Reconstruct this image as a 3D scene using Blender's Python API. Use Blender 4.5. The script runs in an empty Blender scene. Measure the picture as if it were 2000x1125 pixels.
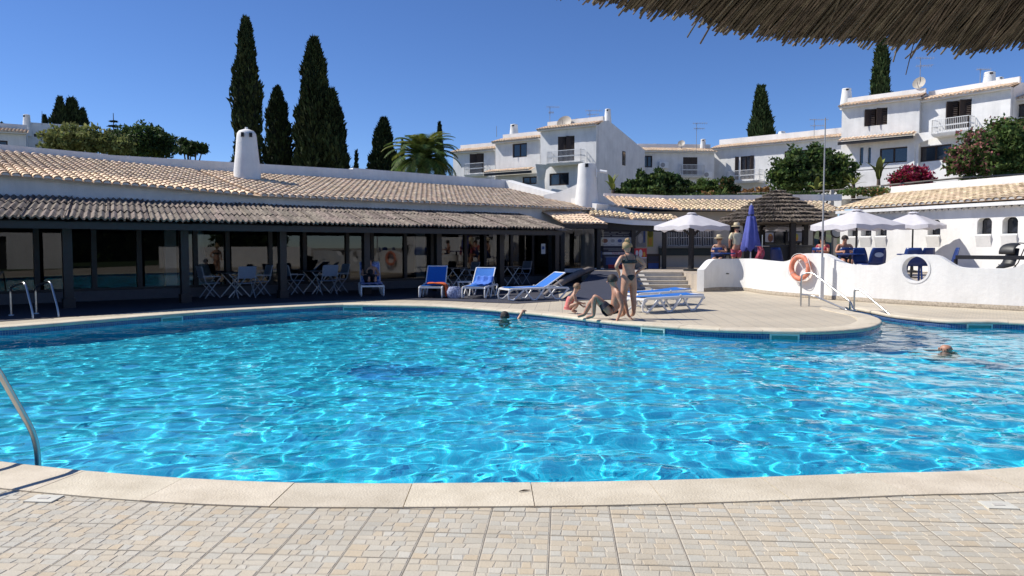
import bpy, bmesh, math, random
import numpy as np
from mathutils import Vector, Matrix
random.seed(7); RNG = np.random.default_rng(11)
sc = bpy.context.scene
C = sc.collection
R = math.radians

# ------------------------------------------------------------------ camera, sky, sun, exposure
EYE = 1.5
PITCH = math.atan(80.5/1455)
cam_d = bpy.data.cameras.new('camera'); cam = bpy.data.objects.new('camera', cam_d); C.objects.link(cam)
cam_d.sensor_width = 36; cam_d.lens = 1455/2000*36; cam_d.clip_end = 3000; cam_d.clip_start = 0.05
cam.location = (0, 0, EYE); cam.rotation_euler = (math.pi/2-PITCH, 0, 0)
sc.camera = cam
SUN_EL = R(48); SUN_H = Vector((-0.985, 0.17, 0)).normalized()          # towards the sun, on the ground plan
w = bpy.data.worlds.new('World'); sc.world = w; w.use_nodes = True
wn = w.node_tree.nodes; wl = w.node_tree.links
bg = wn['Background']; bg.inputs[1].default_value = 0.118
sky = wn.new('ShaderNodeTexSky'); sky.sky_type = 'NISHITA'; sky.sun_disc = False
sky.sun_elevation = SUN_EL; sky.sun_rotation = math.atan2(SUN_H.x, SUN_H.y)
sky.air_density = 1.0; sky.dust_density = 0; sky.ozone_density = 6.0; sky.altitude = 3000
whs = wn.new('ShaderNodeHueSaturation'); whs.inputs['Saturation'].default_value = 1.10; whs.inputs['Hue'].default_value = .508
wl.new(sky.outputs[0], whs.inputs['Color']); wl.new(whs.outputs[0], bg.inputs[0])
sun_d = bpy.data.lights.new('sun', 'SUN'); sun_d.energy = 5.0; sun_d.angle = R(0.53); sun_d.color = (1, .955, .88)
sun = bpy.data.objects.new('sun', sun_d); C.objects.link(sun)
sdir = Vector((SUN_H.x*math.cos(SUN_EL), SUN_H.y*math.cos(SUN_EL), math.sin(SUN_EL)))
sun.rotation_euler = sdir.to_track_quat('Z', 'Y').to_euler(); sun.location = (-20, 10, 30)
sun_d.cycles.is_caustics_light = True
sc.view_settings.view_transform = 'Standard'; sc.view_settings.look = 'None'
sc.view_settings.exposure = 0.22; sc.view_settings.gamma = 1
sc.cycles.use_denoising = True
sc.cycles.max_bounces = 8; sc.cycles.transparent_max_bounces = 24
sc.cycles.sample_clamp_indirect = 6

# ------------------------------------------------------------------ helpers
def ray(px, py):
    xc = (px-1000)/1455; yc = -(py-562.5)/1455
    cp, sp = math.cos(PITCH), math.sin(PITCH)
    return Vector((xc, cp+yc*sp, -sp+yc*cp))
def G(px, py, z=0.0):                       # the ground point (height z) seen in that direction
    d = ray(px, py); t = (z-EYE)/d.z
    return Vector((d.x*t, d.y*t, z))
def A(px, py, Y):                           # the point at depth Y
    d = ray(px, py); t = Y/d.y
    return Vector((d.x*t, Y, EYE+d.z*t))

def node_mat(name): 
    m = bpy.data.materials.new(name); m.use_nodes = True
    return m, m.node_tree.nodes, m.node_tree.links, m.node_tree.nodes['Principled BSDF']
MATS = {}
def mat(name, col, rough=.6, var=.12, scale=6, bump=0, bscale=40, metal=0, island=0, col2=None, spec=.5, coat=0, trans=0, streak=0):
    """plain procedural surface: colour broken up by noise, per-piece variation, fine bump"""
    if name in MATS: return MATS[name]
    m, n, l, p = node_mat(name)
    p.inputs['Roughness'].default_value = rough; p.inputs['Metallic'].default_value = metal
    p.inputs['Specular IOR Level'].default_value = spec; p.inputs['Coat Weight'].default_value = coat
    tc = n.new('ShaderNodeTexCoord')
    nz = n.new('ShaderNodeTexNoise'); nz.inputs['Scale'].default_value = scale; nz.inputs['Detail'].default_value = 6
    nz.inputs['Roughness'].default_value = .65
    l.new(tc.outputs['Object'], nz.inputs['Vector'])
    rp = n.new('ShaderNodeValToRGB'); rp.color_ramp.elements[0].position = .3; rp.color_ramp.elements[1].position = .72
    c = Vector(col); d2 = Vector(col2) if col2 else c
    lo = [max(0, v*(1-var)) for v in c]; hi = [min(1, v*(1+var)) for v in d2]
    rp.color_ramp.elements[0].color = (*lo, 1); rp.color_ramp.elements[1].color = (*hi, 1)
    l.new(nz.outputs['Fac'], rp.inputs[0]); out = rp.outputs[0]
    if island:
        g = n.new('ShaderNodeNewGeometry'); oi = n.new('ShaderNodeObjectInfo')
        ad = n.new('ShaderNodeMath'); ad.operation = 'ADD'; fr = n.new('ShaderNodeMath'); fr.operation = 'FRACT'
        l.new(g.outputs['Random Per Island'], ad.inputs[0]); l.new(oi.outputs['Random'], ad.inputs[1]); l.new(ad.outputs[0], fr.inputs[0])
        mr = n.new('ShaderNodeMapRange'); mr.inputs[3].default_value = 1-island; mr.inputs[4].default_value = 1+island
        l.new(fr.outputs[0], mr.inputs[0])
        hs = n.new('ShaderNodeHueSaturation'); l.new(mr.outputs[0], hs.inputs['Value']); l.new(out, hs.inputs['Color'])
        mr2 = n.new('ShaderNodeMapRange'); mr2.inputs[3].default_value = .5-island*.06; mr2.inputs[4].default_value = .5+island*.06
        m7 = n.new('ShaderNodeMath'); m7.operation = 'MULTIPLY'; m7.inputs[1].default_value = 7.31; f7 = n.new('ShaderNodeMath'); f7.operation = 'FRACT'
        l.new(fr.outputs[0], m7.inputs[0]); l.new(m7.outputs[0], f7.inputs[0]); l.new(f7.outputs[0], mr2.inputs[0]); l.new(mr2.outputs[0], hs.inputs['Hue'])
        out = hs.outputs[0]
    if streak:                                  # rain streaks and grime, longer than wide
        mp = n.new('ShaderNodeMapping'); mp.inputs['Scale'].default_value = (2.2, 2.2, .22); l.new(tc.outputs['Object'], mp.inputs[0])
        sz = n.new('ShaderNodeTexNoise'); sz.inputs['Scale'].default_value = 1.0; sz.inputs['Detail'].default_value = 7; sz.inputs['Roughness'].default_value = .7; l.new(mp.outputs[0], sz.inputs[0])
        sm = n.new('ShaderNodeMapRange'); sm.inputs[1].default_value = .42; sm.inputs[2].default_value = .72; sm.inputs[3].default_value = 1; sm.inputs[4].default_value = 1-streak; l.new(sz.outputs[0], sm.inputs[0])
        sh = n.new('ShaderNodeHueSaturation'); l.new(sm.outputs[0], sh.inputs['Value']); l.new(out, sh.inputs['Color']); out = sh.outputs[0]
    l.new(out, p.inputs['Base Color'])
    if bump:
        bz = n.new('ShaderNodeTexNoise'); bz.inputs['Scale'].default_value = bscale; bz.inputs['Detail'].default_value = 5
        l.new(tc.outputs['Object'], bz.inputs['Vector'])
        b = n.new('ShaderNodeBump'); b.inputs['Strength'].default_value = bump; b.inputs['Distance'].default_value = .02
        l.new(bz.outputs['Fac'], b.inputs['Height']); l.new(b.outputs[0], p.inputs['Normal'])
    if trans:
        tr = n.new('ShaderNodeBsdfTranslucent'); l.new(out, tr.inputs[0])
        mx = n.new('ShaderNodeMixShader'); mx.inputs[0].default_value = trans
        l.new(p.outputs[0], mx.inputs[1]); l.new(tr.outputs[0], mx.inputs[2]); l.new(mx.outputs[0], n['Material Output'].inputs[0])
    MATS[name] = m
    return m

class MB:
    """collects shapes for ONE mesh object"""
    def __init__(s): s.v = []; s.f = []; s.mi = []
    def add(s, vs, fs, mi=0):
        o = len(s.v); s.v += [tuple(x) for x in vs]; s.f += [tuple(i+o for i in f) for f in fs]; s.mi += [mi]*len(fs); return s
    def quad(s, a, b, c, d, mi=0): return s.add([a, b, c, d], [(0, 1, 2, 3)], mi)
    def box(s, c, size, rz=0, mi=0, taper=1.0, M=None):
        x, y, z = [v/2 for v in size]; vs = []
        for sz, k in ((-z, 1), (z, taper)):
            for sx, sy in ((-x, -y), (x, -y), (x, y), (-x, y)): vs.append(Vector((sx*k, sy*k, sz)))
        if M is None: M = Matrix.Rotation(rz, 3, 'Z')
        vs = [M @ v + Vector(c) for v in vs]
        return s.add(vs, [(3, 2, 1, 0), (4, 5, 6, 7), (0, 1, 5, 4), (1, 2, 6, 5), (2, 3, 7, 6), (3, 0, 4, 7)], mi)
    def beam(s, a, b, wdt, hgt, mi=0, up=Vector((0, 0, 1))):
        a = Vector(a); b = Vector(b); d = (b-a).normalized()
        if abs(d.dot(up)) > .99: up = Vector((0, 1, 0))
        r = d.cross(up).normalized()*wdt/2; u = r.cross(d).normalized()*hgt/2
        vs = [a-r-u, a+r-u, a+r+u, a-r+u, b-r-u, b+r-u, b+r+u, b-r+u]
        return s.add(vs, [(3, 2, 1, 0), (4, 5, 6, 7), (0, 1, 5, 4), (1, 2, 6, 5), (2, 3, 7, 6), (3, 0, 4, 7)], mi)
    def tube(s, pts, rad, n=8, mi=0, cap=True, flat=1.0):
        pts = [Vector(p) for p in pts]; k = len(pts)
        rs = rad if isinstance(rad, (list, tuple)) else [rad]*k
        o = len(s.v); u = None
        for i, p in enumerate(pts):
            t = (pts[min(i+1, k-1)]-pts[max(i-1, 0)]).normalized()
            if u is None:
                u = t.cross(Vector((0, 0, 1)));  u = u if u.length > .05 else t.cross(Vector((1, 0, 0)))
            u = (u - t*u.dot(t)).normalized(); v = t.cross(u)
            for j in range(n):
                a = 2*math.pi*j/n; s.v.append(tuple(p+(u*math.cos(a)*flat+v*math.sin(a))*rs[i]))
        for i in range(k-1):
            for j in range(n):
                s.f.append((o+i*n+j, o+i*n+(j+1) % n, o+(i+1)*n+(j+1) % n, o+(i+1)*n+j)); s.mi.append(mi)
        if cap:
            s.f.append(tuple(o+j for j in range(n))[::-1]); s.f.append(tuple(o+(k-1)*n+j for j in range(n))); s.mi += [mi, mi]
        return s
    def lathe(s, prof, n=20, c=(0, 0, 0), mi=0, sx=1, sy=1):
        o = len(s.v); k = len(prof); c = Vector(c)
        for r, z in prof:
            for j in range(n):
                a = 2*math.pi*j/n; s.v.append((c.x+r*sx*math.cos(a), c.y+r*sy*math.sin(a), c.z+z))
        for i in range(k-1):
            for j in range(n):
                s.f.append((o+i*n+j, o+i*n+(j+1) % n, o+(i+1)*n+(j+1) % n, o+(i+1)*n+j)); s.mi.append(mi)
        s.f.append(tuple(o+j for j in range(n))[::-1]); s.f.append(tuple(o+(k-1)*n+j for j in range(n))); s.mi += [mi, mi]
        return s
    def prism(s, poly, z0, z1, mi=0):
        n = len(poly); vs = [(x, y, z0) for x, y in poly]+[(x, y, z1) for x, y in poly]
        return s.add(vs, [tuple(range(n))[::-1], tuple(range(n, 2*n))]+[(i, (i+1) % n, n+(i+1) % n, n+i) for i in range(n)], mi)
    def ball(s, c, r, n=12, m=8, mi=0, sc=(1, 1, 1)):
        return s.lathe([(max(.001, r*math.sin(math.pi*i/m))*1, -r*sc[2]*math.cos(math.pi*i/m)) for i in range(m+1)], n, c, mi, sc[0], sc[1])
    def mesh(s, name, mats, smooth=False):
        me = bpy.data.meshes.new(name); me.from_pydata(s.v, [], s.f)
        for m in (mats if isinstance(mats, (list, tuple)) else [mats]): me.materials.append(m)
        if any(s.mi): me.polygons.foreach_set('material_index', s.mi)
        if smooth: 
            me.polygons.foreach_set('use_smooth', [True]*len(me.polygons))
            if smooth != 'all': me.set_sharp_from_angle(angle=R(40))
        me.update(); return me
    def build(s, name, mats, parent=None, smooth=False): return link(name, s.mesh(name, mats, smooth), parent)

def link(name, data, parent=None, loc=None, rz=None):
    o = bpy.data.objects.new(name, data); C.objects.link(o); o.parent = parent
    if loc is not None: o.location = loc
    if rz is not None: o.rotation_euler = (0, 0, rz)
    return o
def tag(o, label, cat, group=None):
    o['label'] = label; o['category'] = cat
    if group: o['group'] = group
    return o
def thing(name, label, cat, loc=(0, 0, 0), rz=0, group=None):
    return tag(link(name, None, None, loc, rz), label, cat, group)
def struct(o, kind='structure', label=None): 
    o['kind'] = kind
    if label: o['label'] = label
    return o
def copy_tree(o, parent=None):
    c = o.copy(); C.objects.link(c); c.parent = parent
    for ch in list(o.children): copy_tree(ch, c)
    return c
def np_mesh(name, co, faces, mats, smooth=False, mi=None):
    me = bpy.data.meshes.new(name); nv = len(co); nf, k = faces.shape
    me.vertices.add(nv); me.vertices.foreach_set('co', np.ascontiguousarray(co, dtype=np.float32).ravel())
    me.loops.add(nf*k); me.loops.foreach_set('vertex_index', np.ascontiguousarray(faces, dtype=np.int32).ravel())
    me.polygons.add(nf); me.polygons.foreach_set('loop_start', np.arange(0, nf*k, k, dtype=np.int32))
    for m in (mats if isinstance(mats, (list, tuple)) else [mats]): me.materials.append(m)
    if mi is not None: me.polygons.foreach_set('material_index', np.ascontiguousarray(mi, dtype=np.int32))
    if smooth: me.polygons.foreach_set('use_smooth', np.ones(nf, dtype=bool))
    me.update(calc_edges=True); me.validate(); return me
def catmull(pts, closed, step):
    P = [np.array(p, float) for p in pts]; n = len(P); out = []
    for i in range(n if closed else n-1):
        if closed: p0, p1, p2, p3 = P[i-1], P[i], P[(i+1) % n], P[(i+2) % n]
        else: p0, p1, p2, p3 = P[max(i-1, 0)], P[i], P[i+1], P[min(i+2, n-1)]
        k = max(2, int(np.linalg.norm(p2-p1)/step*3))
        for j in range(k):
            t = j/k
            out.append(.5*((2*p1)+(-p0+p2)*t+(2*p0-5*p1+4*p2-p3)*t*t+(-p0+3*p1-3*p2+p3)*t**3))
    if not closed: out.append(P[-1])
    out = np.array(out); q = np.vstack([out, out[:1]]) if closed else out
    L = np.concatenate([[0], np.cumsum(np.linalg.norm(np.diff(q, axis=0), axis=1))])
    m = max(4, int(round(L[-1]/step))); t = np.linspace(0, L[-1], m+1)
    if closed: t = t[:-1]
    return np.stack([np.interp(t, L, q[:, k]) for k in range(q.shape[1])], 1)
def inside(poly, x, y):
    r = np.zeros(x.shape, bool); n = len(poly)
    for i in range(n):
        x0, y0 = poly[i]; x1, y1 = poly[(i+1) % n]
        if y0 == y1: continue
        k = ((y0 > y) != (y1 > y)) & (x < (x1-x0)*(y-y0)/(y1-y0)+x0); r ^= k
    return r

# ------------------------------------------------------------------ materials
M_white = mat('white_render', (.74, .735, .72), .85, .09, .9, .35, 30, col2=(.78, .775, .76), streak=.11)
M_white2 = mat('white_plaster_rough', (.77, .76, .73), .9, .07, 1.6, .3, 11, streak=.12)
M_tile = mat('clay_roof_tile', (.78, .53, .33), .85, .14, 3, .3, 60, island=.15, col2=(.88, .71, .52))
M_tile_old = mat('weathered_roof_tile', (.56, .41, .24), .9, .25, 3, .3, 60, island=.2, col2=(.70, .57, .40))
M_mortar = mat('mortar_white', (.68, .65, .6), .9, .1, 5)
M_wood = mat('dark_stained_wood', (.014, .012, .013), .5, .3, 8, .2, 40)
M_wood2 = mat('brown_shutter_wood', (.04, .024, .018), .6, .3, 12, .2, 60)
M_steel = mat('stainless_steel', (.5, .5, .49), .3, .05, 20, metal=1)
M_plastic = mat('white_plastic', (.78, .78, .77), .35, .04, 8)
M_sling = mat('blue_sling_fabric', (.012, .14, .5), .75, .12, 30, .2, 300)
M_sling_shaded = mat('shaded_sling_fabric', (.010, .05, .30), .75, .12, 30, .2, 300)  # unused copy of the blue sling with shade put into its colour
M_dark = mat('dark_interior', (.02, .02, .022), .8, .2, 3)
M_iron = mat('black_iron', (.02, .02, .02), .5, .2, 10)
M_grey = mat('grey_paint', (.3, .3, .31), .6, .1, 8)
M_canvas = mat('cream_canvas', (.72, .70, .73), .9, .06, 4, .15, 200, trans=.25)
M_concrete = mat('pale_concrete', (.5, .47, .42), .9, .15, 3, .4, 30)
M_stone_kerb = mat('brown_stone_kerb', (.2, .17, .15), .9, .2, 4, .4, 30)

def tile_floor_mat(name, ca, cb, grout, rz, size=.333, rough=.65, wear=.14):
    m, n, l, p = node_mat(name); p.inputs['Roughness'].default_value = rough
    tc = n.new('ShaderNodeTexCoord'); mp = n.new('ShaderNodeMapping'); mp.inputs['Rotation'].default_value = (0, 0, rz)
    l.new(tc.outputs['Object'], mp.inputs[0])
    def brick(w, h, mortar, off):
        b = n.new('ShaderNodeTexBrick'); b.inputs['Scale'].default_value = 1; b.inputs['Brick Width'].default_value = w
        b.inputs['Row Height'].default_value = h; b.inputs['Mortar Size'].default_value = mortar; b.inputs['Mortar Smooth'].default_value = .1
        b.offset = off; b.inputs['Bias'].default_value = 0
        b.inputs['Color1'].default_value = (*ca, 1); b.inputs['Color2'].default_value = (*cb, 1); b.inputs['Mortar'].default_value = (*grout, 1)
        l.new(mp.outputs[0], b.inputs['Vector']); return b
    b1 = brick(size*.22, size*.2, .004, .37); b2 = brick(size, size, .006, 0)
    nz = n.new('ShaderNodeTexNoise'); nz.inputs['Scale'].default_value = .7; nz.inputs['Detail'].default_value = 7; l.new(tc.outputs['Object'], nz.inputs[0])
    mr = n.new('ShaderNodeMapRange'); mr.inputs[1].default_value = .3; mr.inputs[2].default_value = .7; mr.inputs[3].default_value = 1-wear; mr.inputs[4].default_value = 1+wear*.5
    l.new(nz.outputs[0], mr.inputs[0])
    mx = n.new('ShaderNodeMix'); mx.data_type = 'RGBA'; l.new(b2.outputs['Fac'], mx.inputs[0]); l.new(b1.outputs['Color'], mx.inputs[6]); mx.inputs[7].default_value = (*[g*.75 for g in grout], 1)
    hs = n.new('ShaderNodeHueSaturation'); l.new(mr.outputs[0], hs.inputs['Value']); l.new(mx.outputs[2], hs.inputs['Color'])
    l.new(hs.outputs[0], p.inputs['Base Color']); return m
GRID = R(-3.9)
M_deck = tile_floor_mat('stone_mosaic_tiles', (.52, .46, .35), (.56, .475, .345), (.38, .33, .26), -GRID)
M_terrace = tile_floor_mat('terrace_tiles', (.46, .40, .33), (.52, .43, .33), (.28, .25, .22), R(20))
M_veranda = tile_floor_mat('dark_veranda_floor', (.06, .06, .075), (.05, .05, .065), (.035, .035, .045), R(39), .3)
M_coping = mat('cream_coping_stone', (.56, .48, .355), .75, .12, 2.5, .35, 70, col2=(.61, .54, .42), island=.07)

def mosaic_mat(name, ca, cb, grout, size=.028, rough=.25, ax='Z'):
    """small square glass tiles; u follows the wall (uv), v the height"""
    m, n, l, p = node_mat(name); p.inputs['Roughness'].default_value = rough
    uv = n.new('ShaderNodeUVMap') if ax == 'UV' else n.new('ShaderNodeTexCoord')
    b = n.new('ShaderNodeTexBrick'); b.offset = 0; b.inputs['Scale'].default_value = 1
    b.inputs['Brick Width'].default_value = size; b.inputs['Row Height'].default_value = size; b.inputs['Mortar Size'].default_value = size*.07
    b.inputs['Color1'].default_value = (*ca, 1); b.inputs['Color2'].default_value = (*cb, 1); b.inputs['Mortar'].default_value = (*grout, 1)
    l.new(uv.outputs[0] if ax == 'UV' else uv.outputs['Object'], b.inputs['Vector']); l.new(b.outputs[0], p.inputs['Base Color']); return m
M_band = mosaic_mat('waterline_mosaic', (.012, .05, .17), (.03, .10, .26), (.18, .24, .3), .045, ax='UV')
M_pool = mosaic_mat('pool_mosaic', (.013, .53, .69), (.019, .61, .77), (.11, .64, .78), .05, .5)

# water: real refracting sheet, the ripples are geometry
M_water, n, l, p = node_mat('pool_water')
gl = n.new('ShaderNodeBsdfGlass'); gl.inputs['IOR'].default_value = 1.333; gl.inputs['Roughness'].default_value = 0; gl.inputs['Color'].default_value = (.9, .98, 1, 1)
l.new(gl.outputs[0], n['Material Output'].inputs[0])
# window glass: fresnel mix of clear tinted pane and mirror reflection
def glass_mat(name, tint, ior=1.52):
    m, n, l, p = node_mat(name)
    tr = n.new('ShaderNodeBsdfTransparent'); tr.inputs[0].default_value = (*tint, 1); gs = n.new('ShaderNodeBsdfGlossy'); gs.inputs['Roughness'].default_value = .01
    fr = n.new('ShaderNodeFresnel'); fr.inputs[0].default_value = ior
    mx = n.new('ShaderNodeMixShader'); l.new(fr.outputs[0], mx.inputs[0]); l.new(tr.outputs[0], mx.inputs[1]); l.new(gs.outputs[0], mx.inputs[2])
    l.new(mx.outputs[0], n['Material Output'].inputs[0]); return m
M_glass = glass_mat('window_glass', (.42, .46, .48), 1.62)
M_pane = mat('dark_window_pane', (.018, .022, .03), .08, .1, 2, spec=.9)

# ------------------------------------------------------------------ the pool
near = [G(x, y) for x, y in ((0, 905), (250, 930), (500, 945), (730, 948), (970, 947), (1200, 944), (1450, 937), (1700, 928), (2000, 916))]
far = [G(x, y) for x, y in ((2000, 630), (1930, 628), (1860, 627), (1790, 621), (1740, 615), (1700, 607), (1672, 602), (1645, 601), (1640, 604), (1668, 610), (1700, 617), (1719, 626), (1713, 634), (1680, 642), (1600, 647), (1500, 646), (1400, 643), (1300, 637), (1200, 629), (1060, 613), (930, 602), (850, 597.5), (700, 595), (600, 598), (420, 608), (230, 622), (0, 640))]
ctrl = [(p.x, p.y) for p in near] + [(6.3, 5.7), (9.5, 7.4), (12.0, 9.8), (12.8, 12.6)] + [(p.x, p.y) for p in far] + [(-11.6, 12.2), (-11.6, 9.6), (-9.3, 7.4), (-6.2, 6.0)]
OUT = catmull(ctrl, True, .1)
NO = len(OUT)
tang = np.roll(OUT, -1, 0)-np.roll(OUT, 1, 0); tang /= np.linalg.norm(tang, axis=1)[:, None]
area = .5*np.sum(OUT[:, 0]*np.roll(OUT[:, 1], -1)-np.roll(OUT[:, 0], -1)*OUT[:, 1])
ONRM = np.stack([tang[:, 1], -tang[:, 0]], 1)*(1 if area > 0 else -1)          # pointing out of the water, into the deck
WATER_Z = -0.13; FLOOR_Z = -1.55
def dist_out(x, y):
    d = np.sqrt(((OUT[:, 0]-x)**2+(OUT[:, 1]-y)**2).min()); i = inside(OUT, np.array([x]), np.array([y]))[0]
    return -d if i else d

def sheet_with_hole(name, outer, hole, z, material):
    bm = bmesh.new()
    def loop(pts):
        vs = [bm.verts.new((x, y, z)) for x, y in pts]
        return [bm.edges.new((vs[i], vs[(i+1) % len(vs)])) for i in range(len(vs))]
    es = loop(outer)+loop(hole)
    bmesh.ops.triangle_fill(bm, use_beauty=True, use_dissolve=False, edges=es)
    for f in bm.faces:
        f.normal_update()
        if f.normal.z < 0: f.normal_flip()
    me = bpy.data.meshes.new(name); bm.to_mesh(me); bm.free(); me.materials.append(material)
    return link(name, me)
grow = OUT+ONRM*.05
deck = struct(sheet_with_hole('ground', [(-700, -300), (700, -300), (700, 900), (-700, 900)], grow[::3], -.006, M_deck))

def ribbon(name, z0, z1, material, off=0.0):
    L = np.concatenate([[0], np.cumsum(np.linalg.norm(np.diff(np.vstack([OUT, OUT[:1]]), axis=0), axis=1))])
    P = OUT+ONRM*off
    co = np.vstack([np.c_[P, np.full(NO, z0)], np.c_[P, np.full(NO, z1)]])
    i = np.arange(NO); j = (i+1) % NO
    f = np.stack([j, i, i+NO, j+NO], 1)
    me = np_mesh(name, co, f, material, True)
    uv = me.uv_layers.new(name='UVMap'); u = np.stack([L[i+1], L[i], L[i], L[i+1]], 1); v = np.tile([z0, z0, z1, z1], (NO, 1))
    uv.data.foreach_set('uv', np.stack([u, v], 2).astype(np.float32).ravel())
    return struct(link(name, me))
band = ribbon('waterline_tile_band', -.30, .0, M_band, 0)
pool_wall = ribbon('pool_wall', FLOOR_Z, -.29, M_pool, .012)
bm = bmesh.new(); vs = [bm.verts.new((x, y, FLOOR_Z)) for x, y in (OUT+ONRM*.012)[::2]]
es = [bm.edges.new((vs[i], vs[(i+1) % len(vs)])) for i in range(len(vs))]; bmesh.ops.triangle_fill(bm, edges=es, use_beauty=True)
for f in bm.faces:
    f.normal_update()
    if f.normal.z < 0: f.normal_flip()
me = bpy.data.meshes.new('pool_floor'); bm.to_mesh(me); bm.free(); me.materials.append(M_pool); pool_floor = struct(link('pool_floor', me))
# dark blue mosaic figure laid in the floor
mb = MB(); k = 28; mb.add([(-1.75+.75*math.cos(2*math.pi*i/k)*(1+.12*math.sin(3*i)), 11.3+.55*math.sin(2*math.pi*i/k), FLOOR_Z+.004) for i in range(k)], [tuple(range(k))])
patch = struct(mb.build('pool_floor_mosaic', mosaic_mat('navy_mosaic', (.010, .27, .54), (.014, .33, .6), (.06, .4, .62), .05, .5)))

# ripples: a sum of many small travelling waves
cell = .036
gx = np.arange(-12.4, 13.4, cell); gy = np.arange(4.3, 20.6, cell)
X, Y = np.meshgrid(gx, gy); Z = np.zeros_like(X)
for i in range(84):
    lam = .14*(1.25/.14)**RNG.random()
    th = R(240)+RNG.normal(0, 1.15); ph = RNG.random()*6.283
    kx, ky = 2*math.pi/lam*math.cos(th), 2*math.pi/lam*math.sin(th)
    slope = .0143*(lam/.45)**.12
    env = .6+.4*np.sin(X*RNG.uniform(-.9, .9)+Y*RNG.uniform(-.9, .9)+RNG.random()*6.28)
    Z += slope*lam/(2*math.pi)*np.sin(kx*X+ky*Y+ph+.8*np.sin(.7*X*RNG.uniform(-1, 1)+.7*Y*RNG.uniform(-1, 1)+ph))*env
keep = inside((OUT+ONRM*.04)[::2], X.ravel(), Y.ravel()).reshape(X.shape)
kc = keep[:-1, :-1] | keep[1:, :-1] | keep[:-1, 1:] | keep[1:, 1:]
idx = np.arange(X.size).reshape(X.shape)
F = np.stack([idx[:-1, :-1][kc], idx[:-1, 1:][kc], idx[1:, 1:][kc], idx[1:, :-1][kc]], 1)
used = np.unique(F); remap = np.zeros(X.size, np.int64); remap[used] = np.arange(len(used))
co = np.stack([X.ravel(), Y.ravel(), Z.ravel()+WATER_Z], 1)[used]
water = struct(link('pool_water', np_mesh('pool_water', co, remap[F], M_water, True)))
water.cycles.is_caustics_caster = True
for o in (pool_floor, pool_wall, patch): o.cycles.is_caustics_receiver = True

# coping stones
coping = struct(link('pool_coping', None))
Ls = np.linalg.norm(np.roll(OUT, -1, 0)-OUT, axis=1); tot = Ls.sum(); ns = int(tot/.74)
cum = np.concatenate([[0], np.cumsum(Ls)])
OC = np.vstack([OUT, OUT[:1]]); NC = np.vstack([ONRM, ONRM[:1]])
def at_len(s):
    s %= tot
    p = np.array([np.interp(s, cum, OC[:, k]) for k in (0, 1)]); q = np.array([np.interp(s, cum, NC[:, k]) for k in (0, 1)])
    return p, q/np.linalg.norm(q)
for i in range(ns):
    s0 = tot*i/ns+.003; s1 = tot*(i+1)/ns-.003; dz = random.uniform(-.0015, .0015)
    prof = [(.06, -.055), (-.018, -.055), (-.032, -.035), (-.03, -.008), (-.012, .011), (.02, .016), (.42, .012), (.42, -.02)]
    mb = MB(); vs = []
    for k in range(5):
        p, q = at_len(s0+(s1-s0)*k/4)
        for a, z in prof: vs.append((p[0]+q[0]*a, p[1]+q[1]*a, z+dz))
    m = len(prof); fs = [(k*m+j, k*m+j+1, (k+1)*m+j+1, (k+1)*m+j) for k in range(4) for j in range(m-1)]
    fs += [tuple(range(m))[::-1], tuple(range(4*m, 5*m))]
    if area > 0: fs = [f[::-1] for f in fs]
    mb.add(vs, fs); mb.build('coping_stone', M_coping, coping, smooth=True)

# near paving: pressed stone-pattern tiles, one object each
def paving_mesh(seed):
    rd = random.Random(seed); S = .333; g = .0045; mb = MB(); tint = []
    rows = 5; ys = [0]
    for r in range(rows): ys.append(ys[-1]+rd.uniform(.8, 1.2))
    ys = [-S/2+.003+(S-.006)*y/ys[-1] for y in ys]
    jog = [[rd.uniform(-.007, .007) for _ in range(8)] for _ in range(rows+1)]
    jog[0] = jog[-1] = [0]*8
    def yy(r, x): 
        t = (x/S+.5)*6.99; i = int(max(0, min(6, t))); return ys[r]+jog[r][i]*(1-(t-i))+jog[r][i+1]*(t-i)
    for r in range(rows):
        k = rd.choice((4, 4, 5)); xs = [0]
        for _ in range(k): xs.append(xs[-1]+rd.uniform(.7, 1.35))
        xs = [-S/2+.003+(S-.006)*x/xs[-1] for x in xs]
        for c in range(k):
            sk0 = rd.uniform(-.006, .006) if c else 0; sk1 = rd.uniform(-.006, .006) if c < k-1 else 0
            a, b = xs[c]+g/2, xs[c+1]-g/2
            q = [(a-sk0, yy(r, a)+g/2), (b-sk1, yy(r, b)+g/2), (b+sk1, yy(r+1, b)-g/2), (a+sk0, yy(r+1, a)-g/2)]
            z = rd.uniform(.0016, .0028); e = .003
            cx = sum(p[0] for p in q)/4; cy = sum(p[1] for p in q)/4
            ins = [(x+(e if x < cx else -e), y+(e if y < cy else -e)) for x, y in q]
            mb.add([(x, y, -.001) for x, y in q]+[(x, y, z) for x, y in ins], [(4, 5, 6, 7)]+[(i, (i+1) % 4, 4+(i+1) % 4, 4+i) for i in range(4)])
    h = S/2-.0012
    mb.add([(-h, -h, 0), (h, -h, 0), (h, h, 0), (-h, h, 0)], [(0, 1, 2, 3)], 1)
    return mb.mesh('paving_tile', [M_pave, M_grout])
M_pave, n, l, p = node_mat('pressed_stone_tile'); p.inputs['Roughness'].default_value = .6
g = n.new('ShaderNodeNewGeometry'); oi = n.new('ShaderNodeObjectInfo'); ad = n.new('ShaderNodeMath'); ad.operation = 'ADD'; fr = n.new('ShaderNodeMath'); fr.operation = 'FRACT'
l.new(g.outputs['Random Per Island'], ad.inputs[0]); l.new(oi.outputs['Random'], ad.inputs[1]); l.new(ad.outputs[0], fr.inputs[0])
rp = n.new('ShaderNodeValToRGB'); el = rp.color_ramp.elements
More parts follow.
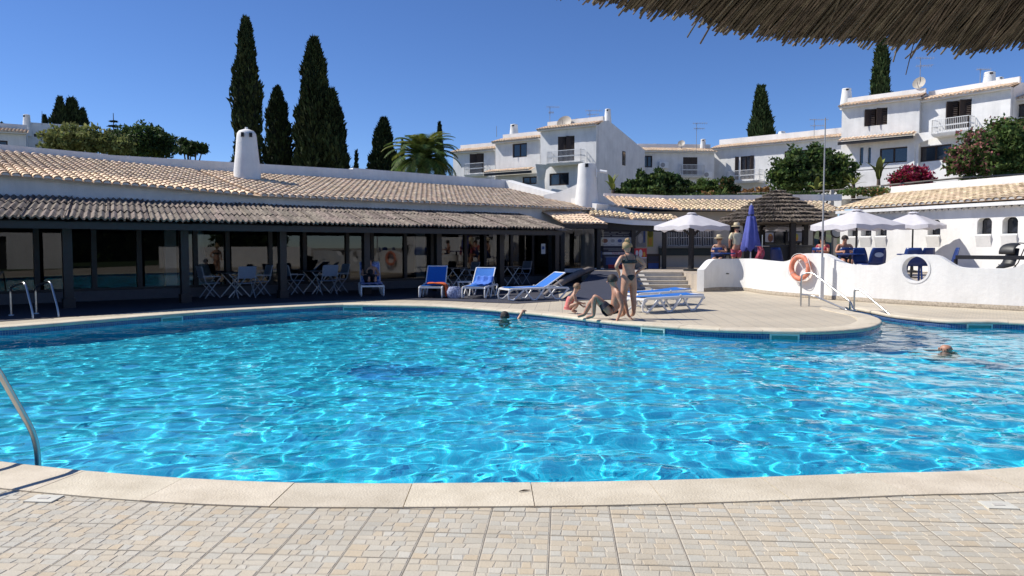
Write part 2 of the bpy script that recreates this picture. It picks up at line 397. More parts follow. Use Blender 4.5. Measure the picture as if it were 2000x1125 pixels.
for pos, c in ((0, (.46, .43, .355)), (.3, (.52, .45, .335)), (.55, (.50, .475, .40)), (.8, (.53, .435, .30)), (1, (.54, .51, .43))):
    e = el[0] if pos == 0 else el[len(el)-1] if pos == 1 else el.new(pos); e.color = (*c, 1)
l.new(fr.outputs[0], rp.inputs[0])
tc = n.new('ShaderNodeTexCoord'); nz = n.new('ShaderNodeTexNoise'); nz.inputs['Scale'].default_value = 1.1; nz.inputs['Detail'].default_value = 8; nz.inputs['Roughness'].default_value = .7
l.new(g.outputs['Position'], nz.inputs[0]); mr = n.new('ShaderNodeMapRange'); mr.inputs[1].default_value = .3; mr.inputs[2].default_value = .7; mr.inputs[3].default_value = .84; mr.inputs[4].default_value = 1.12
l.new(nz.outputs[0], mr.inputs[0]); hs = n.new('ShaderNodeHueSaturation'); l.new(mr.outputs[0], hs.inputs['Value']); l.new(rp.outputs[0], hs.inputs['Color']); l.new(hs.outputs[0], p.inputs['Base Color'])
nb = n.new('ShaderNodeTexNoise'); nb.inputs['Scale'].default_value = 90; l.new(g.outputs['Position'], nb.inputs[0]); bp = n.new('ShaderNodeBump'); bp.inputs['Strength'].default_value = .25; bp.inputs['Distance'].default_value = .01
l.new(nb.outputs[0], bp.inputs['Height']); l.new(bp.outputs[0], p.inputs['Normal'])
M_grout = mat('tile_grout', (.42, .375, .305), .9, .2, 9)
pave_meshes = [paving_mesh(s) for s in range(9)]
ug = Vector((math.cos(GRID), math.sin(GRID), 0)); vg = Vector((-math.sin(GRID), math.cos(GRID), 0)); S = .3337
o0 = G(1076, 999)
for a in range(-22, 22):
    for b in range(-6, 10):
        q = o0+ug*(a+.5)*S+vg*(b+.44)*S
        if not (2.75 < q.y < 6.4) or abs(q.x) > q.y*.72+.5 or dist_out(q.x, q.y) < .225: continue
        t = link('paving_tile', random.choice(pave_meshes), deck, (q.x, q.y, random.uniform(-.0006, .0006)), GRID+math.pi*random.randint(0, 1))
        t.rotation_euler[0] = random.uniform(-.002, .002)
# ================================================================== BUILDINGS
def wall(mb, O, U, z0, z1, N, th, openings, mi=0, ends=True):
    """upright wall from O along U (vector with length), outer normal N, thickness th, openings (u0,u1,v0,v1) with reveals"""
    O = Vector(O); L = U.length; u = U.normalized(); back = -Vector(N)*th
    us = sorted({0, L, *[x for o in openings for x in o[:2]]}); vs_ = sorted({z0, z1, *[x for o in openings for x in o[2:4]]})
    P = lambda a, z, b=0: Vector((O.x+u.x*a, O.y+u.y*a, z))+back*b
    for i in range(len(us)-1):
        for j in range(len(vs_)-1):
            cu = (us[i]+us[i+1])/2; cv = (vs_[j]+vs_[j+1])/2
            if any(o[0] < cu < o[1] and o[2] < cv < o[3] for o in openings): continue
            a, b, c, d = us[i], us[i+1], vs_[j], vs_[j+1]
            mb.quad(P(a, c), P(b, c), P(b, d), P(a, d), mi); mb.quad(P(b, c, 1), P(a, c, 1), P(a, d, 1), P(b, d, 1), mi)
    for a, b, c, d in [o[:4] for o in openings]:
        mb.quad(P(a, c), P(a, d), P(a, d, 1), P(a, c, 1), mi); mb.quad(P(b, d), P(b, c), P(b, c, 1), P(b, d, 1), mi)
        if c > z0: mb.quad(P(b, c), P(a, c), P(a, c, 1), P(b, c, 1), mi)
        if d < z1: mb.quad(P(a, d), P(b, d), P(b, d, 1), P(a, d, 1), mi)
    if ends:
        mb.quad(P(0, z0, 1), P(0, z0), P(0, z1), P(0, z1, 1), mi); mb.quad(P(L, z0), P(L, z0, 1), P(L, z1, 1), P(L, z1), mi)
    mb.quad(P(0, z1), P(L, z1), P(L, z1, 1), P(0, z1, 1), mi)

def barrel(w0, w1, L, seg=6, thick=.012):
    """one clay barrel tile: convex half pipe along +y, lower end at y=0"""
    mb = MB(); vs = []
    for y, r, dz in ((0, w0, 0), (L, w1, 0)):
        for k in range(seg+1):
            a = math.pi*k/seg; vs.append((r*math.cos(a), y, r*.62*math.sin(a)+dz))
    for k in range(seg+1):
        a = math.pi*k/seg; vs.append(((w0-thick)*math.cos(a), .002, (w0-thick)*.62*math.sin(a)))
    s = seg+1; fs = [(k+1, k, s+k, s+k+1) for k in range(seg)]+[(k, k+1, 2*s+k+1, 2*s+k) for k in range(seg)]
    mb.add(vs, fs); return mb
def tile_roof(parent, E0, E1, up, slope_len, pitch=.225, expo=.37, material=None, nparts=0, skip=None, seed=1, eave_white=True, under=None):
    """clay tiles from the eave line E0-E1 up the slope; the nparts largest in view are single objects, the rest one part"""
    rd = random.Random(seed); E0 = Vector(E0); E1 = Vector(E1); e = (E1-E0); L = e.length; e.normalize(); up = Vector(up).normalized()
    nrm = e.cross(up).normalized(); nrm = nrm if nrm.z > 0 else -nrm
    material = material or M_tile
    nc = int(L/pitch); nr = max(1, int(slope_len/expo)); base = barrel(pitch*.47, pitch*.38, expo*1.22)
    me1 = base.mesh('roof_tile', material, True)
    bx = e if e.cross(up).dot(nrm) > 0 else -e
    items = []
    for c in range(nc):
        sh = rd.uniform(-.01, .01)
        for r in range(nr):
            s = r*expo
            if skip and skip((c+.5)*pitch, s): continue
            o = E0+e*((c+.5)*pitch+sh)+up*(s-.06+rd.uniform(-.012, .012))+nrm*(.02+rd.uniform(0, .006))
            tilt = .04+rd.uniform(-.01, .01); yaw = rd.uniform(-.025, .025)
            B = Matrix((bx, up, nrm)).transposed() @ Matrix.Rotation(yaw, 3, 'Z') @ Matrix.Rotation(-tilt, 3, 'X')
            items.append(((o-Vector((0, 0, EYE))).length, o+nrm*.025, B))
    items.sort(key=lambda t: t[0])
    for d, o, B in items[:nparts]:
        t = link('roof_tile', me1, parent); t.matrix_world = Matrix.Translation(o) @ B.to_4x4()
    rest = items[nparts:]
    if rest:
        bv = np.array(base.v); bf = np.array(base.f); n = len(bv)
        co = np.concatenate([bv @ np.array(B).T+np.array(o) for _, o, B in rest]); fs = np.concatenate([bf+i*n for i in range(len(rest))])
        o = link('roof_tiles', np_mesh('roof_tiles', co, fs, material, True), parent); o['kind'] = 'stuff'
    # the pan courses below
    S = up*(nr*expo+.05); pan = MB(); q = nrm*.012
    pan.quad(E0+q-up*.04, E1+q-up*.04, E1+S+q, E0+S+q); pan.quad(E1-up*.04, E0-up*.04, E0+S, E1+S)
    pan.quad(E0-up*.04, E1-up*.04, E1+q-up*.04, E0+q-up*.04)
    pan.build('tile_bed', under or M_tilebed, parent)
    if eave_white:                                  # mortar plugs under the first row
        mb = MB()
        for c in range(nc):
            o = E0+e*((c+.5)*pitch)-up*.03; r = pitch*.40
            vs = [o+bx*r*math.cos(math.pi*k/6)+nrm*(.02+r*.72*math.sin(math.pi*k/6)) for k in range(7)]
            mb.add([*vs, *[v+up*.05 for v in vs]], [tuple(range(7))]+[(k, k+1, 8+k, 7+k) for k in range(6)])
        mb.build('eave_mortar', M_mortar, parent)
M_tilebed = mat('clay_tile_bed', (.56, .39, .25), .9, .2, 4)

# ------------------------------------------------------------------ club restaurant with glass front and veranda
ud = Vector((.77, .64, 0)).normalized(); nd = Vector((ud.y, -ud.x, 0))            # along the front; outwards to the pool
P0 = Vector((-11.1, 18.5, 0))+nd*.35                                                # veranda posts start here
G0 = P0-nd*2.25                                                                     # glass line
T0, T1 = -9.0, 20.6
club = thing('restaurant_building', 'long low restaurant with pale clay tile roof and dark glass front along the pool', 'building')
W2 = lambda base, t, z: Vector((base.x+ud.x*t, base.y+ud.y*t, z))
# roof
TK = 5.6; E0 = W2(G0+nd*.28, T0, 3.60); EK = W2(G0+nd*.28, TK, 3.07); E1 = W2(G0+nd*.28, T1, 3.10); upv = (-nd*6.2+Vector((0, 0, 1.28))); SL = upv.length
tile_roof(club, E0, EK, upv, SL, .232, .36, nparts=300, seed=3); tile_roof(club, EK, E1, upv, SL, .232, .36, nparts=0, seed=4)
mb = MB(); mb.beam(W2(G0-nd*6.0, T0, 4.80), W2(G0-nd*6.0, 2.6, 4.52), .36, .38); mb.beam(W2(G0-nd*6.0, 2.6, 4.44), W2(G0-nd*6.0, 12, 4.56), .36, .5); mb.beam(W2(G0-nd*6.0, 12, 4.56), W2(G0-nd*6.0, T1, 4.52), .36, .62)
mb.build('ridge_parapet', M_white, club)
mb = MB(); 
ve = [W2(G0+nd*.45, T1+.2, 3.2), W2(G0-nd*.9, T1+.2, 3.46), W2(G0-nd*3, T1+.2, 3.95), W2(G0-nd*5, T1+.2, 4.42), W2(G0-nd*6.2, T1+.2, 4.72)]
for a, b in zip(ve[:-1], ve[1:]): mb.beam(a, b, .75, .34)
mb.build('verge_parapet', M_white2, club)
# white fascia wall over the glass, glass front with its frames, inner room
mb = MB(); wall(mb, W2(G0, T0, 0), ud*(T1-T0), 2.35, 3.06, nd, .25, []); mb.quad(W2(G0, T0, 3.06), W2(G0, TK, 3.06), W2(G0, TK, 3.13), W2(G0, T0, 3.66)); mb.quad(W2(G0, TK, 3.06), W2(G0, T1, 3.06), W2(G0, T1, 3.16), W2(G0, TK, 3.13)); mb.build('fascia_wall', M_white, club)
mb = MB(); wall(mb, W2(G0, T0, 0), ud*(T1-T0), 0, .28, nd, .2, []); mb.build('plinth', mat('grey_plinth', (.10, .10, .11), .8), club)
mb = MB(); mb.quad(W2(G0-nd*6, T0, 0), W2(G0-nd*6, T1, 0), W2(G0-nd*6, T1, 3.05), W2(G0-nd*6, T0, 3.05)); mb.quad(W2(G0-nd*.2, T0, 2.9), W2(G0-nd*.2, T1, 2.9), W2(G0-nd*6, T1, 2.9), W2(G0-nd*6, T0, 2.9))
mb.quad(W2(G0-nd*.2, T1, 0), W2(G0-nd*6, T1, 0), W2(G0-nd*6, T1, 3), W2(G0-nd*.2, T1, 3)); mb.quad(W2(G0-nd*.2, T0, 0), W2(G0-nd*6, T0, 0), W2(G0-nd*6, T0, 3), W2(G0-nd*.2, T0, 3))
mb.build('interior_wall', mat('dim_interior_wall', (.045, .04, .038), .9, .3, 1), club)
k = 0; t = T0
bays = []
while t < T1-.3:
    wdt = (1.15, 1.55, .95, 1.35)[k % 4]; bays.append((t, min(t+wdt, T1))); t += wdt; k += 1
for a, b in bays:
    mb = MB(); mb.box(W2(G0-nd*.06, a, 1.32), (.13, .14, 2.08), math.atan2(ud.y, ud.x)); mb.build('mullion', M_wood, club)
    pa = MB(); pa.quad(W2(G0-nd*.05, a+.06, .28), W2(G0-nd*.05, b-.06, .28), W2(G0-nd*.05, b-.06, 2.35), W2(G0-nd*.05, a+.06, 2.35)); pa.build('glass_pane', M_glass, club)
mb = MB(); mb.beam(W2(G0-nd*.03, T0, 2.32), W2(G0-nd*.03, T1, 2.32), .12, .14); mb.beam(W2(G0-nd*.03, T0, .32), W2(G0-nd*.03, T1, .32), .1, .07); mb.build('window_frame', M_wood, club)
# flared white column inside the front
mb = MB(); c = W2(G0-nd*.75, 3.9, 0); mb.lathe([(.62, .0), (.55, .45), (.42, .8), (.32, 1.15), (.26, 1.6), (.24, 2.6)], 20, c); mb.build('flared_column', M_white, club, True)
for (t, wdt) in ((3.1, .32), (11.9, .4)):
    mb = MB(); mb.box(W2(G0-nd*.45, t, 1.3), (wdt, .12, 2.1), math.atan2(ud.y, ud.x)); mb.build('white_pilaster', M_white, club)
# roof chimney
def chimney(px, base_y, Y, w_px, h_px, label, parent=None, pots=True, name='chimney', mtl=None):
    c = A(px, base_y, Y); r = w_px/2/1455*Y; h = h_px/1455*Y
    mb = MB(); mb.lathe([(r*1.0, -.6), (r, 0), (r*.86, h*.4), (r*.74, h*.82), (r*.70, h*.9), (r*.55, h*.96), (r*.2, h), (r*.12, h*1.0), (r*.10, h*1.05)], 16, c)
    o = mb.build(name, mtl or M_white2, parent, True)
    if pots:
        d = -Vector((c.x, c.y, 0)).normalized(); s = Vector((-d.y, d.x, 0))
        for q in (-.3, .3):
            mb = MB(); p = c+d*(r*.70)+s*(r*q)+Vector((0, 0, h*.84)); mb.box(p, (r*.22, r*.3, h*.1), math.atan2(d.y, d.x)+math.pi/2); mb.build('smoke_slot', M_dark, o)
    return o
chimney(483, 334, 27.2, 50, 80, '', club)
# the big sculpted chimney stack at the end of the roof
c = A(1146, 402, 33.4)
cz = 1.0; stack = thing('chimney_stack', 'tall white plastered chimney with flared foot at the end of the tile roof', 'chimney', (c.x, c.y, 0))
mb = MB(); mb.lathe([(.52, 2.6), (.52, 3.2), (.5, 3.7), (.45, 4.2), (.41, 4.7), (.4, 5.05), (.38, 5.18), (.2, 5.22)], 20); mb.build('stack', M_white2, stack, True)
mb = MB(); mb.box((-.05, -.36, 5.08), (.14, .12, .16)); mb.build('smoke_slot', M_dark, stack)
mb = MB(); mb.lathe([(1.0, 0), (.9, 2.4), (.62, 3.0), (.5, 3.3)], 18, sy=.7); mb.build('foot', M_white2, stack, True)
mb = MB(); prev = None
for k in range(9):                                   # sweeping parapet wings
    t = k/8; p = Vector((.4+2.6*t, .7, 3.05+1.15*(1-t)**2.2)); 
    if prev: mb.add([(prev.x, prev.y, 2.6), (p.x, p.y, 2.6), tuple(p), tuple(prev), (prev.x, prev.y+.3, 2.6), (p.x, p.y+.3, 2.6), (p.x, p.y+.3, p.z), (prev.x, prev.y+.3, prev.z)], [(0, 1, 2, 3), (5, 4, 7, 6), (3, 2, 6, 7)])
    prev = p
mb.build('parapet_wing', M_white2, stack, True)
mb = MB(); prev = None
for k in range(8):
    t = k/7; p = Vector((-.35-1.5*t, .3+.9*t, 4.0+.35*(1-t)**2-.1*t))
    if prev: mb.add([(prev.x, prev.y, 3.1), (p.x, p.y, 3.1), tuple(p), tuple(prev), (prev.x, prev.y+.35, 3.1), (p.x, p.y+.35, 3.1), (p.x, p.y+.35, p.z), (prev.x, prev.y+.35, prev.z)], [(1, 0, 3, 2), (4, 5, 6, 7), (2, 3, 7, 6)])
    prev = p
mb.build('parapet_wing', M_white2, stack, True)
cc = thing('security_camera', 'white security camera bracketed to the flared chimney stack', 'camera', (c.x+.42, c.y-.25, 4.72))
mb = MB(); mb.tube([(.12, -.02, .12), (.42, -.12, .06)], [.07, .075], 10); mb.build('body', M_plastic, cc, True)
mb = MB(); mb.tube([(-.02, 0, .25), (-.02, 0, -.15)], .03, 6); mb.tube([(-.02, 0, .1), (.14, -.02, .1)], .02, 6); mb.build('bracket', M_plastic, cc)

# veranda: posts, beam, dark weathered sheet roof
ver = thing('veranda', 'dark timber veranda roofed with weathered grey corrugated sheets in front of the restaurant glass', 'veranda')
EV = 2.10; TP = 2.76
ang = math.atan2(ud.y, ud.x)
for k in range(-3, 8):
    t = k*2.72
    if t > 17: break
    mb = MB(); mb.box(W2(P0, t, 1.08), (.2, .2, 2.16), ang); mb.box(W2(P0, t, .12), (.26, .26, .24), ang); mb.build('post', M_wood, ver)
    mb = MB(); mb.beam(W2(P0+nd*.9, t, 2.06), W2(G0, t, 2.62), .09, .14); mb.build('rafter', M_wood, ver)
mb = MB(); mb.beam(W2(P0, T0, 2.10), W2(P0, 16.6, 2.10), .2, .26); mb.build('beam', M_wood, ver)
mb = MB(); mb.beam(W2(P0+nd*.95, T0, 2.0), W2(P0+nd*.95, 15.7, 2.0), .05, .16); mb.build('fascia_board', M_wood, ver)
M_sheet = mat('weathered_corrugated_sheet', (.14, .108, .086), .95, .45, 7, .7, 45, island=.32, col2=(.215, .178, .148))
lo = P0+nd*1.1; hi = G0+nd*.05; sl = Vector((hi.x-lo.x, hi.y-lo.y, TP-EV)); slen = sl.length; su = sl.normalized(); snr = ud.cross(su)
rows = 3; rl = slen/rows; wsh = .88
def sheet_mesh(seed):
    rd = random.Random(seed); mb = MB(); nw = 6; seg = 6; L = rl*1.16; vs = []; m = nw*seg+1
    for j, y in enumerate((0, L*.35, L)):
        for i in range(m):
            x = wsh*1.04*(i/(m-1)); z = .028*math.cos(2*math.pi*i/seg)+.010*rd.random()
            yy = y+(rd.uniform(-.03, .03)*(1 if rd.random() < .85 else 2.4) if j == 0 else 0); vs.append((x+.2*y, yy, z+(.03 if j == 0 else .02 if j == 1 else 0)))
    fs = [(j*m+i, j*m+i+1, (j+1)*m+i+1, (j+1)*m+i) for j in range(2) for i in range(m-1)]
    o = len(vs); vs2 = [(x, y+.01, z-.05) for x, y, z in vs[:m]]; vs += vs2; fs += [(i+1, i, o+i, o+i+1) for i in range(m-1)]
    mb.add(vs, fs); return mb.mesh('roof_sheet', M_sheet, True)
sheets = [sheet_mesh(s) for s in range(8)]
nsh = int((16.3-T0)/wsh)+1; rd = random.Random(5)
for r in range(rows):
    for k in range(nsh):
        t = T0+(k+rd.uniform(-.008, .008))*wsh+.2*rl*r
        cut = 15.9+.25*r+wsh*.5
        if t+wsh > cut: continue
        o = Vector((lo.x, lo.y, EV))+ud*t+su*(rl*r+rd.uniform(-.05, .03))+snr*(.05+.01*(k % 2)+rd.uniform(0, .012))
        B = Matrix((ud, su, snr)).transposed() @ Matrix.Rotation(rd.uniform(-.008, .008), 3, 'Z') @ Matrix.Rotation(rd.uniform(-.006, .008), 3, 'X')
        s = link('roof_sheet', rd.choice(sheets), ver); s.matrix_world = Matrix.Translation(o) @ B.to_4x4()
mb = MB(); q = snr*.0; mb.quad(Vector((lo.x, lo.y, EV))+ud*T0, Vector((lo.x, lo.y, EV))+ud*15.9, Vector((hi.x, hi.y, TP))+ud*16.5, Vector((hi.x, hi.y, TP))+ud*T0); mb.build('roof_boarding', M_wood, ver)
MB().tube([W2(P0+nd*.12, t_, 1.97-.05*abs(math.sin(t_*math.pi/2.72))) for t_ in np.arange(T0, 16.2, .34)], .009, 5).build('sagging_cable', M_iron, ver)
# floor of the veranda and the strip in front of it, darker than the deck
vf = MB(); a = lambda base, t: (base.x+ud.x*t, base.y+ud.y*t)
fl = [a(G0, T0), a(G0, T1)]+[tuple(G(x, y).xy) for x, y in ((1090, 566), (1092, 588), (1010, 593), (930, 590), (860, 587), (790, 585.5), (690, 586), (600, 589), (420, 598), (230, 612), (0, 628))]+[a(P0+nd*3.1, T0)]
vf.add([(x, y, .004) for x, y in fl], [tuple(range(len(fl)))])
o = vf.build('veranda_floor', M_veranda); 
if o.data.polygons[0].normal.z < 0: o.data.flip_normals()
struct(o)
# porch: small tile roof and corner glass at the end
porch = thing('corner_porch', 'small clay tiled porch over the glass corner at the end of the restaurant', 'porch')
pe0 = A(1098, 438, 30.2); pe1 = A(1186, 438, 31.4); pe0.z = pe1.z = 2.46
upp = Vector((-.62, .78, .36)).normalized()
tile_roof(porch, pe0, pe1, upp, 1.9, .2, .3, seed=8, nparts=60)
mb = MB(); mb.beam(pe0+Vector((0, .1, -.12)), pe1+Vector((0, .1, -.12)), .1, .16); mb.build('beam', M_wood, porch)
dirp = (pe1-pe0).normalized()
for t in (0.06, 1.92):
    p = pe0+dirp*t; mb = MB(); mb.box((p.x, p.y+.35, 1.4), (.16, .16, 2.0)); mb.build('post', M_wood, porch)
mb = MB(); p0_ = pe0+Vector((0.1, .4, 0)); p1_ = pe1+Vector((-.1, .4, 0)); mb.quad((p0_.x, p0_.y, .6), (p1_.x, p1_.y, .6), (p1_.x, p1_.y, 2.3), (p0_.x, p0_.y, 2.3)); mb.build('glass_pane', M_glass, porch)
mb = MB(); mb.beam((p0_.x, p0_.y, .52), (p1_.x, p1_.y, .52), .1, .16); mb.build('sill', M_white, porch)
mb = MB(); mb.quad((p0_.x-.5, p0_.y+2.6, .3), (p1_.x+.2, p1_.y+2.2, .3), (p1_.x+.2, p1_.y+2.2, 2.4), (p0_.x-.5, p0_.y+2.6, 2.4)); mb.build('inner_wall', M_white, porch)

# ------------------------------------------------------------------ link building with the snack bar front
bar = thing('snack_bar_building', 'low white snack bar building with two clay tile eaves and barred windows', 'building')
TZ = .55
be0 = A(1168, 402, 34.2); be1 = A(1330, 411, 33.8); be2 = A(1655, 418, 33.6)
tile_roof(bar, (be0.x, be0.y, 3.36), (be1.x, be1.y, 3.15), (0, 3.2, .72), 3.0, .225, .36, seed=5, nparts=120, material=M_tile)
tile_roof(bar, (be1.x, be1.y, 3.15), (be2.x, be2.y, 3.02), (0, 3.2, .72), 3.0, .225, .36, seed=6, nparts=60, material=M_tile_old)
mb = MB(); mb.beam((be0.x+.6, 37.0, 3.98), (be1.x, 36.8, 3.86), .3, .3); mb.beam((be1.x, 36.8, 3.86), (be2.x+1, 36.6, 3.9), .3, .3); mb.build('ridge_parapet', M_white, bar)
ops = []
wy = 34.6; X0, X1 = be0.x+.1, be2.x
def uv(px, py, Yp=wy): q = A(px, py, Yp); return q.x-X0, q.z
wins = [(1303, 448, 1395, 480), (1425, 450, 1448, 505), (1478, 452, 1562, 480), (1588, 448, 1627, 505)]
for a_, b_, c_, d_ in wins:
    u0, v1 = uv(a_, b_); u1, v0 = uv(c_, d_); ops.append((u0, u1, max(v0, TZ), v1))
mb = MB(); wall(mb, (X0, wy, 0), Vector((X1-X0, 0, 0)), TZ-.1, 3.12, Vector((0, -1, 0)), .22, ops); mb.build('front_wall', mat('cream_render', (.6, .57, .5), .9, .07, 2, .3, 20), bar)
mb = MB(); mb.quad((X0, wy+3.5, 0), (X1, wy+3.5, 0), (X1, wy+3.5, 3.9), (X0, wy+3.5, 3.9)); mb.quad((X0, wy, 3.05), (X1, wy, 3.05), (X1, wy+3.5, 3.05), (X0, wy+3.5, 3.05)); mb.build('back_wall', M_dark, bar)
for u0, u1, v0, v1 in (ops[0], ops[2]):
    f = MB(); f.box((X0+(u0+u1)/2, wy+.12, (v0+v1)/2), (u1-u0, .03, v1-v0)); f.build('window_pane', M_pane, bar)
u0, u1, v0, v1 = ops[0]
for k in range(4):
    a_ = X0+u0+(u1-u0)*k/4; b_ = X0+u0+(u1-u0)*(k+1)/4
    g_ = MB()
    for j in range(7): x = a_+.04+(b_-a_-.08)*j/6; g_.beam((x, wy-.03, v0), (x, wy-.03, v1), .018, .018)
    for z in (v0+.02, (v0+v1)/2, v1-.02): g_.beam((a_+.03, wy-.03, z), (b_-.03, wy-.03, z), .02, .02)
    g_.build('window_grille', M_plastic, bar)
mb = MB(); mb.box((X0+(u0+u1)/2+.2, wy-.16, v0-.06), (u1-u0+1.2, .36, .07)); mb.build('counter', mat('grey_counter', (.25, .25, .25), .5), bar)
u0c = X0+u0-.3
mb = MB(); mb.box((X0+(u0+u1)/2+.2, wy-.1, v0-.28), (u1-u0+1.2, .1, .34)); mb.build('counter_panel', mat('dark_green_panel', (.03, .05, .06), .6), bar)
# lower tiled canopy over the menu boards
le0 = A(1152, 421, 31.9); le1 = A(1235, 431, 31.7); le2 = A(1330, 433, 31.6)
le0.z, le1.z, le2.z = 2.84, 2.66, 2.58
tile_roof(bar, le0, le1, (0, 1.6, .42), 1.2, .21, .33, seed=15, nparts=30, material=M_tile_old); tile_roof(bar, le1, le2, (0, 1.6, .42), 1.2, .21, .33, seed=16, nparts=30, material=M_tile_old)
mb = MB(); mb.beam(le0-Vector((0, -.06, .13)), le1-Vector((0, -.06, .13)), .08, .2); mb.beam(le1-Vector((0, -.06, .13)), le2-Vector((0, -.06, .13)), .08, .2); mb.build('canopy_fascia', M_white, bar)
mb = MB(); mb.beam(le0+Vector((.2, .5, -.4)), le2+Vector((0, .5, -.3)), .16, .34); mb.build('canopy_beam', M_wood, bar)
for px in (1165, 1237, 1297):
    q = A(px, 500, 32.3); mb = MB(); mb.box((q.x, q.y, (TZ+2.5)/2), (.17, .17, 2.5-TZ)); mb.build('canopy_post', M_wood, bar)
mb = MB(); q = A(1237, 470, 32.3); mb.beam((q.x, q.y, 1.9), (q.x+.55, q.y, 2.45), .1, .1); mb.build('canopy_brace', M_wood, bar)

# upper terrace with steps, ramp, curved white wall
tw = [(6.42, 24.9), (6.75, 25.35), (7.2, 25.75), (7.7, 25.75), (8.0, 25.3), (8.02, 24.6), (8.1, 23.7), (8.35, 22.8), (8.9, 21.6), (9.7, 20.2), (10.9, 18.65), (12.0, 17.46), (13.4, 16.1), (15.2, 14.4)]
WP = catmull(tw, False, .08); NW = len(WP); dW = np.gradient(WP, axis=0); dW /= np.linalg.norm(dW, axis=1)[:, None]
nW = np.stack([dW[:, 1], -dW[:, 0]], 1); nW *= -1 if nW[NW//2] @ np.array([-1, -1]) < 0 else 1        # towards the pool
pw = np.array([ (p[0]/p[1])*1455+1000 for p in WP])                                                       # only to read heights off the photo plan below
sW = np.concatenate([[0], np.cumsum(np.linalg.norm(np.diff(WP, axis=0), axis=1))])
def s_at(px): i = int(np.argmin(np.abs(pw[30:]-px)))+30; return sW[i]
prof = [(0, .72), (.28, .82), (.75, 1.07), (2.2, 1.1), (s_at(1520), 1.04), (s_at(1538), 1.06), (s_at(1560), 1.27), (s_at(1570), 1.31), (s_at(1607), 1.31), (s_at(1614), 1.28), (s_at(1640), 1.05), (s_at(1655), 1.0), (s_at(1722), 1.0), (s_at(1735), 1.08), (s_at(1748), 1.27), (s_at(1758), 1.3), (s_at(1828), 1.3), (s_at(1838), 1.25), (s_at(1862), 1.03), (s_at(1876), .98), (s_at(1978), .98), (s_at(1992), 1.06), (s_at(2015), 1.25), (sW[-1], 1.25)]
HW = np.interp(sW, [p[0] for p in prof], [p[1] for p in prof])
ker = np.ones(5)/5; HW = np.convolve(np.pad(HW, 2, mode='edge'), ker, 'valid')
pwall = thing('curved_terrace_wall', 'curved white plastered wall with scalloped top and round porthole beside the pool', 'wall')
# wall body as a height field strip in (s, z) with a round hole cut out of the cell grid
hc_s, hc_z, hr = s_at(1789), .93, .335; TH = .24
zs = np.linspace(0, 1, 27)
def wp(i, f, back):
    n_ = nW[i]; x, y = WP[i]-n_*(TH if back else 0); return (x, y, f*HW[i])
verts = []; faces = []
for back in (0, 1):
    for i in range(NW):
        for f in zs: verts.append(wp(i, f, back))
nz_ = len(zs); base = NW*nz_
hole = np.zeros((NW-1, nz_-1), bool)
for i in range(NW-1):
    for j in range(nz_-1):
        s_ = (sW[i]+sW[i+1])/2; z_ = (zs[j]+zs[j+1])/2*HW[i]
        hole[i, j] = (s_-hc_s)**2+(z_-hc_z)**2 < hr**2
for i in range(NW-1):
    for j in range(nz_-1):
        if hole[i, j]: continue
        a_, b_, c_, d_ = i*nz_+j, (i+1)*nz_+j, (i+1)*nz_+j+1, i*nz_+j+1
        faces += [(a_, b_, c_, d_), (base+b_, base+a_, base+d_, base+c_)]
    a_, b_ = i*nz_+nz_-1, (i+1)*nz_+nz_-1; faces.append((a_, b_, base+b_, base+a_))
for i in (0, NW-1):
    for j in range(nz_-1): q = (i*nz_+j, i*nz_+j+1, base+i*nz_+j+1, base+i*nz_+j); faces.append(q if i == 0 else q[::-1])
# snap the hole rim on a true circle and close its reveal
rim = {}
for i in range(NW):
    for j in range(nz_):
        cells = [(i+di, j+dj) for di in (-1, 0) for dj in (-1, 0) if 0 <= i+di < NW-1 and 0 <= j+dj < nz_-1]
        k_ = [hole[c_] for c_ in cells]
        if any(k_) and not all(k_): rim[(i, j)] = 1
def at_s(s_, z_, back):
    x = np.interp(s_, sW, WP[:, 0]); y = np.interp(s_, sW, WP[:, 1]); nx = np.interp(s_, sW, nW[:, 0]); ny = np.interp(s_, sW, nW[:, 1]); k_ = TH if back else 0
    return (x-nx*k_, y-ny*k_, z_)
for (i, j) in rim:
    s_ = sW[i]-hc_s; z_ = zs[j]*HW[i]-hc_z; r_ = math.hypot(s_, z_); s2, z2 = hc_s+s_/r_*hr, hc_z+z_/r_*hr
    for back in (0, 1): verts[back*base+i*nz_+j] = at_s(s2, z2, back)
mb = MB(); mb.add(verts, faces); o = mb.build('wall', M_white2, pwall, True)
mb = MB(); k_ = 40; vs = []
for q in range(k_):
    a_ = 2*math.pi*q/k_
    for rr, bk in ((hr+.045, -.012), (hr-.012, -.012), (hr-.012, TH+.01)):
        s2, z2 = hc_s+rr*math.cos(a_), hc_z+rr*math.sin(a_); x, y, z = at_s(s2, z2, 0); nx = np.interp(s2, sW, nW[:, 0]); ny = np.interp(s2, sW, nW[:, 1]); vs.append((x-nx*bk, y-ny*bk, z))
mb.add(vs, [(3*q+c_, 3*((q+1) % k_)+c_, 3*((q+1) % k_)+c_+1, 3*q+c_+1) for q in range(k_) for c_ in (0, 1)]); mb.build('porthole_rim', M_white, pwall, True)
L0 = np.vstack([np.c_[WP+nW*.012, np.full(NW, 0)], np.c_[WP+nW*.012, np.full(NW, .11)], np.c_[WP-nW*.01, np.full(NW, .11)]])
i = np.arange(NW-1); f_ = np.concatenate([np.stack([i, i+1, NW+i+1, NW+i], 1), np.stack([NW+i, NW+i+1, 2*NW+i+1, 2*NW+i], 1)])
link('tiled_skirting', np_mesh('tiled_skirting', L0, f_, mat('skirting_stone', (.30, .25, .19), .9, .35, 22, .4, 60, col2=(.40, .34, .26))), pwall)
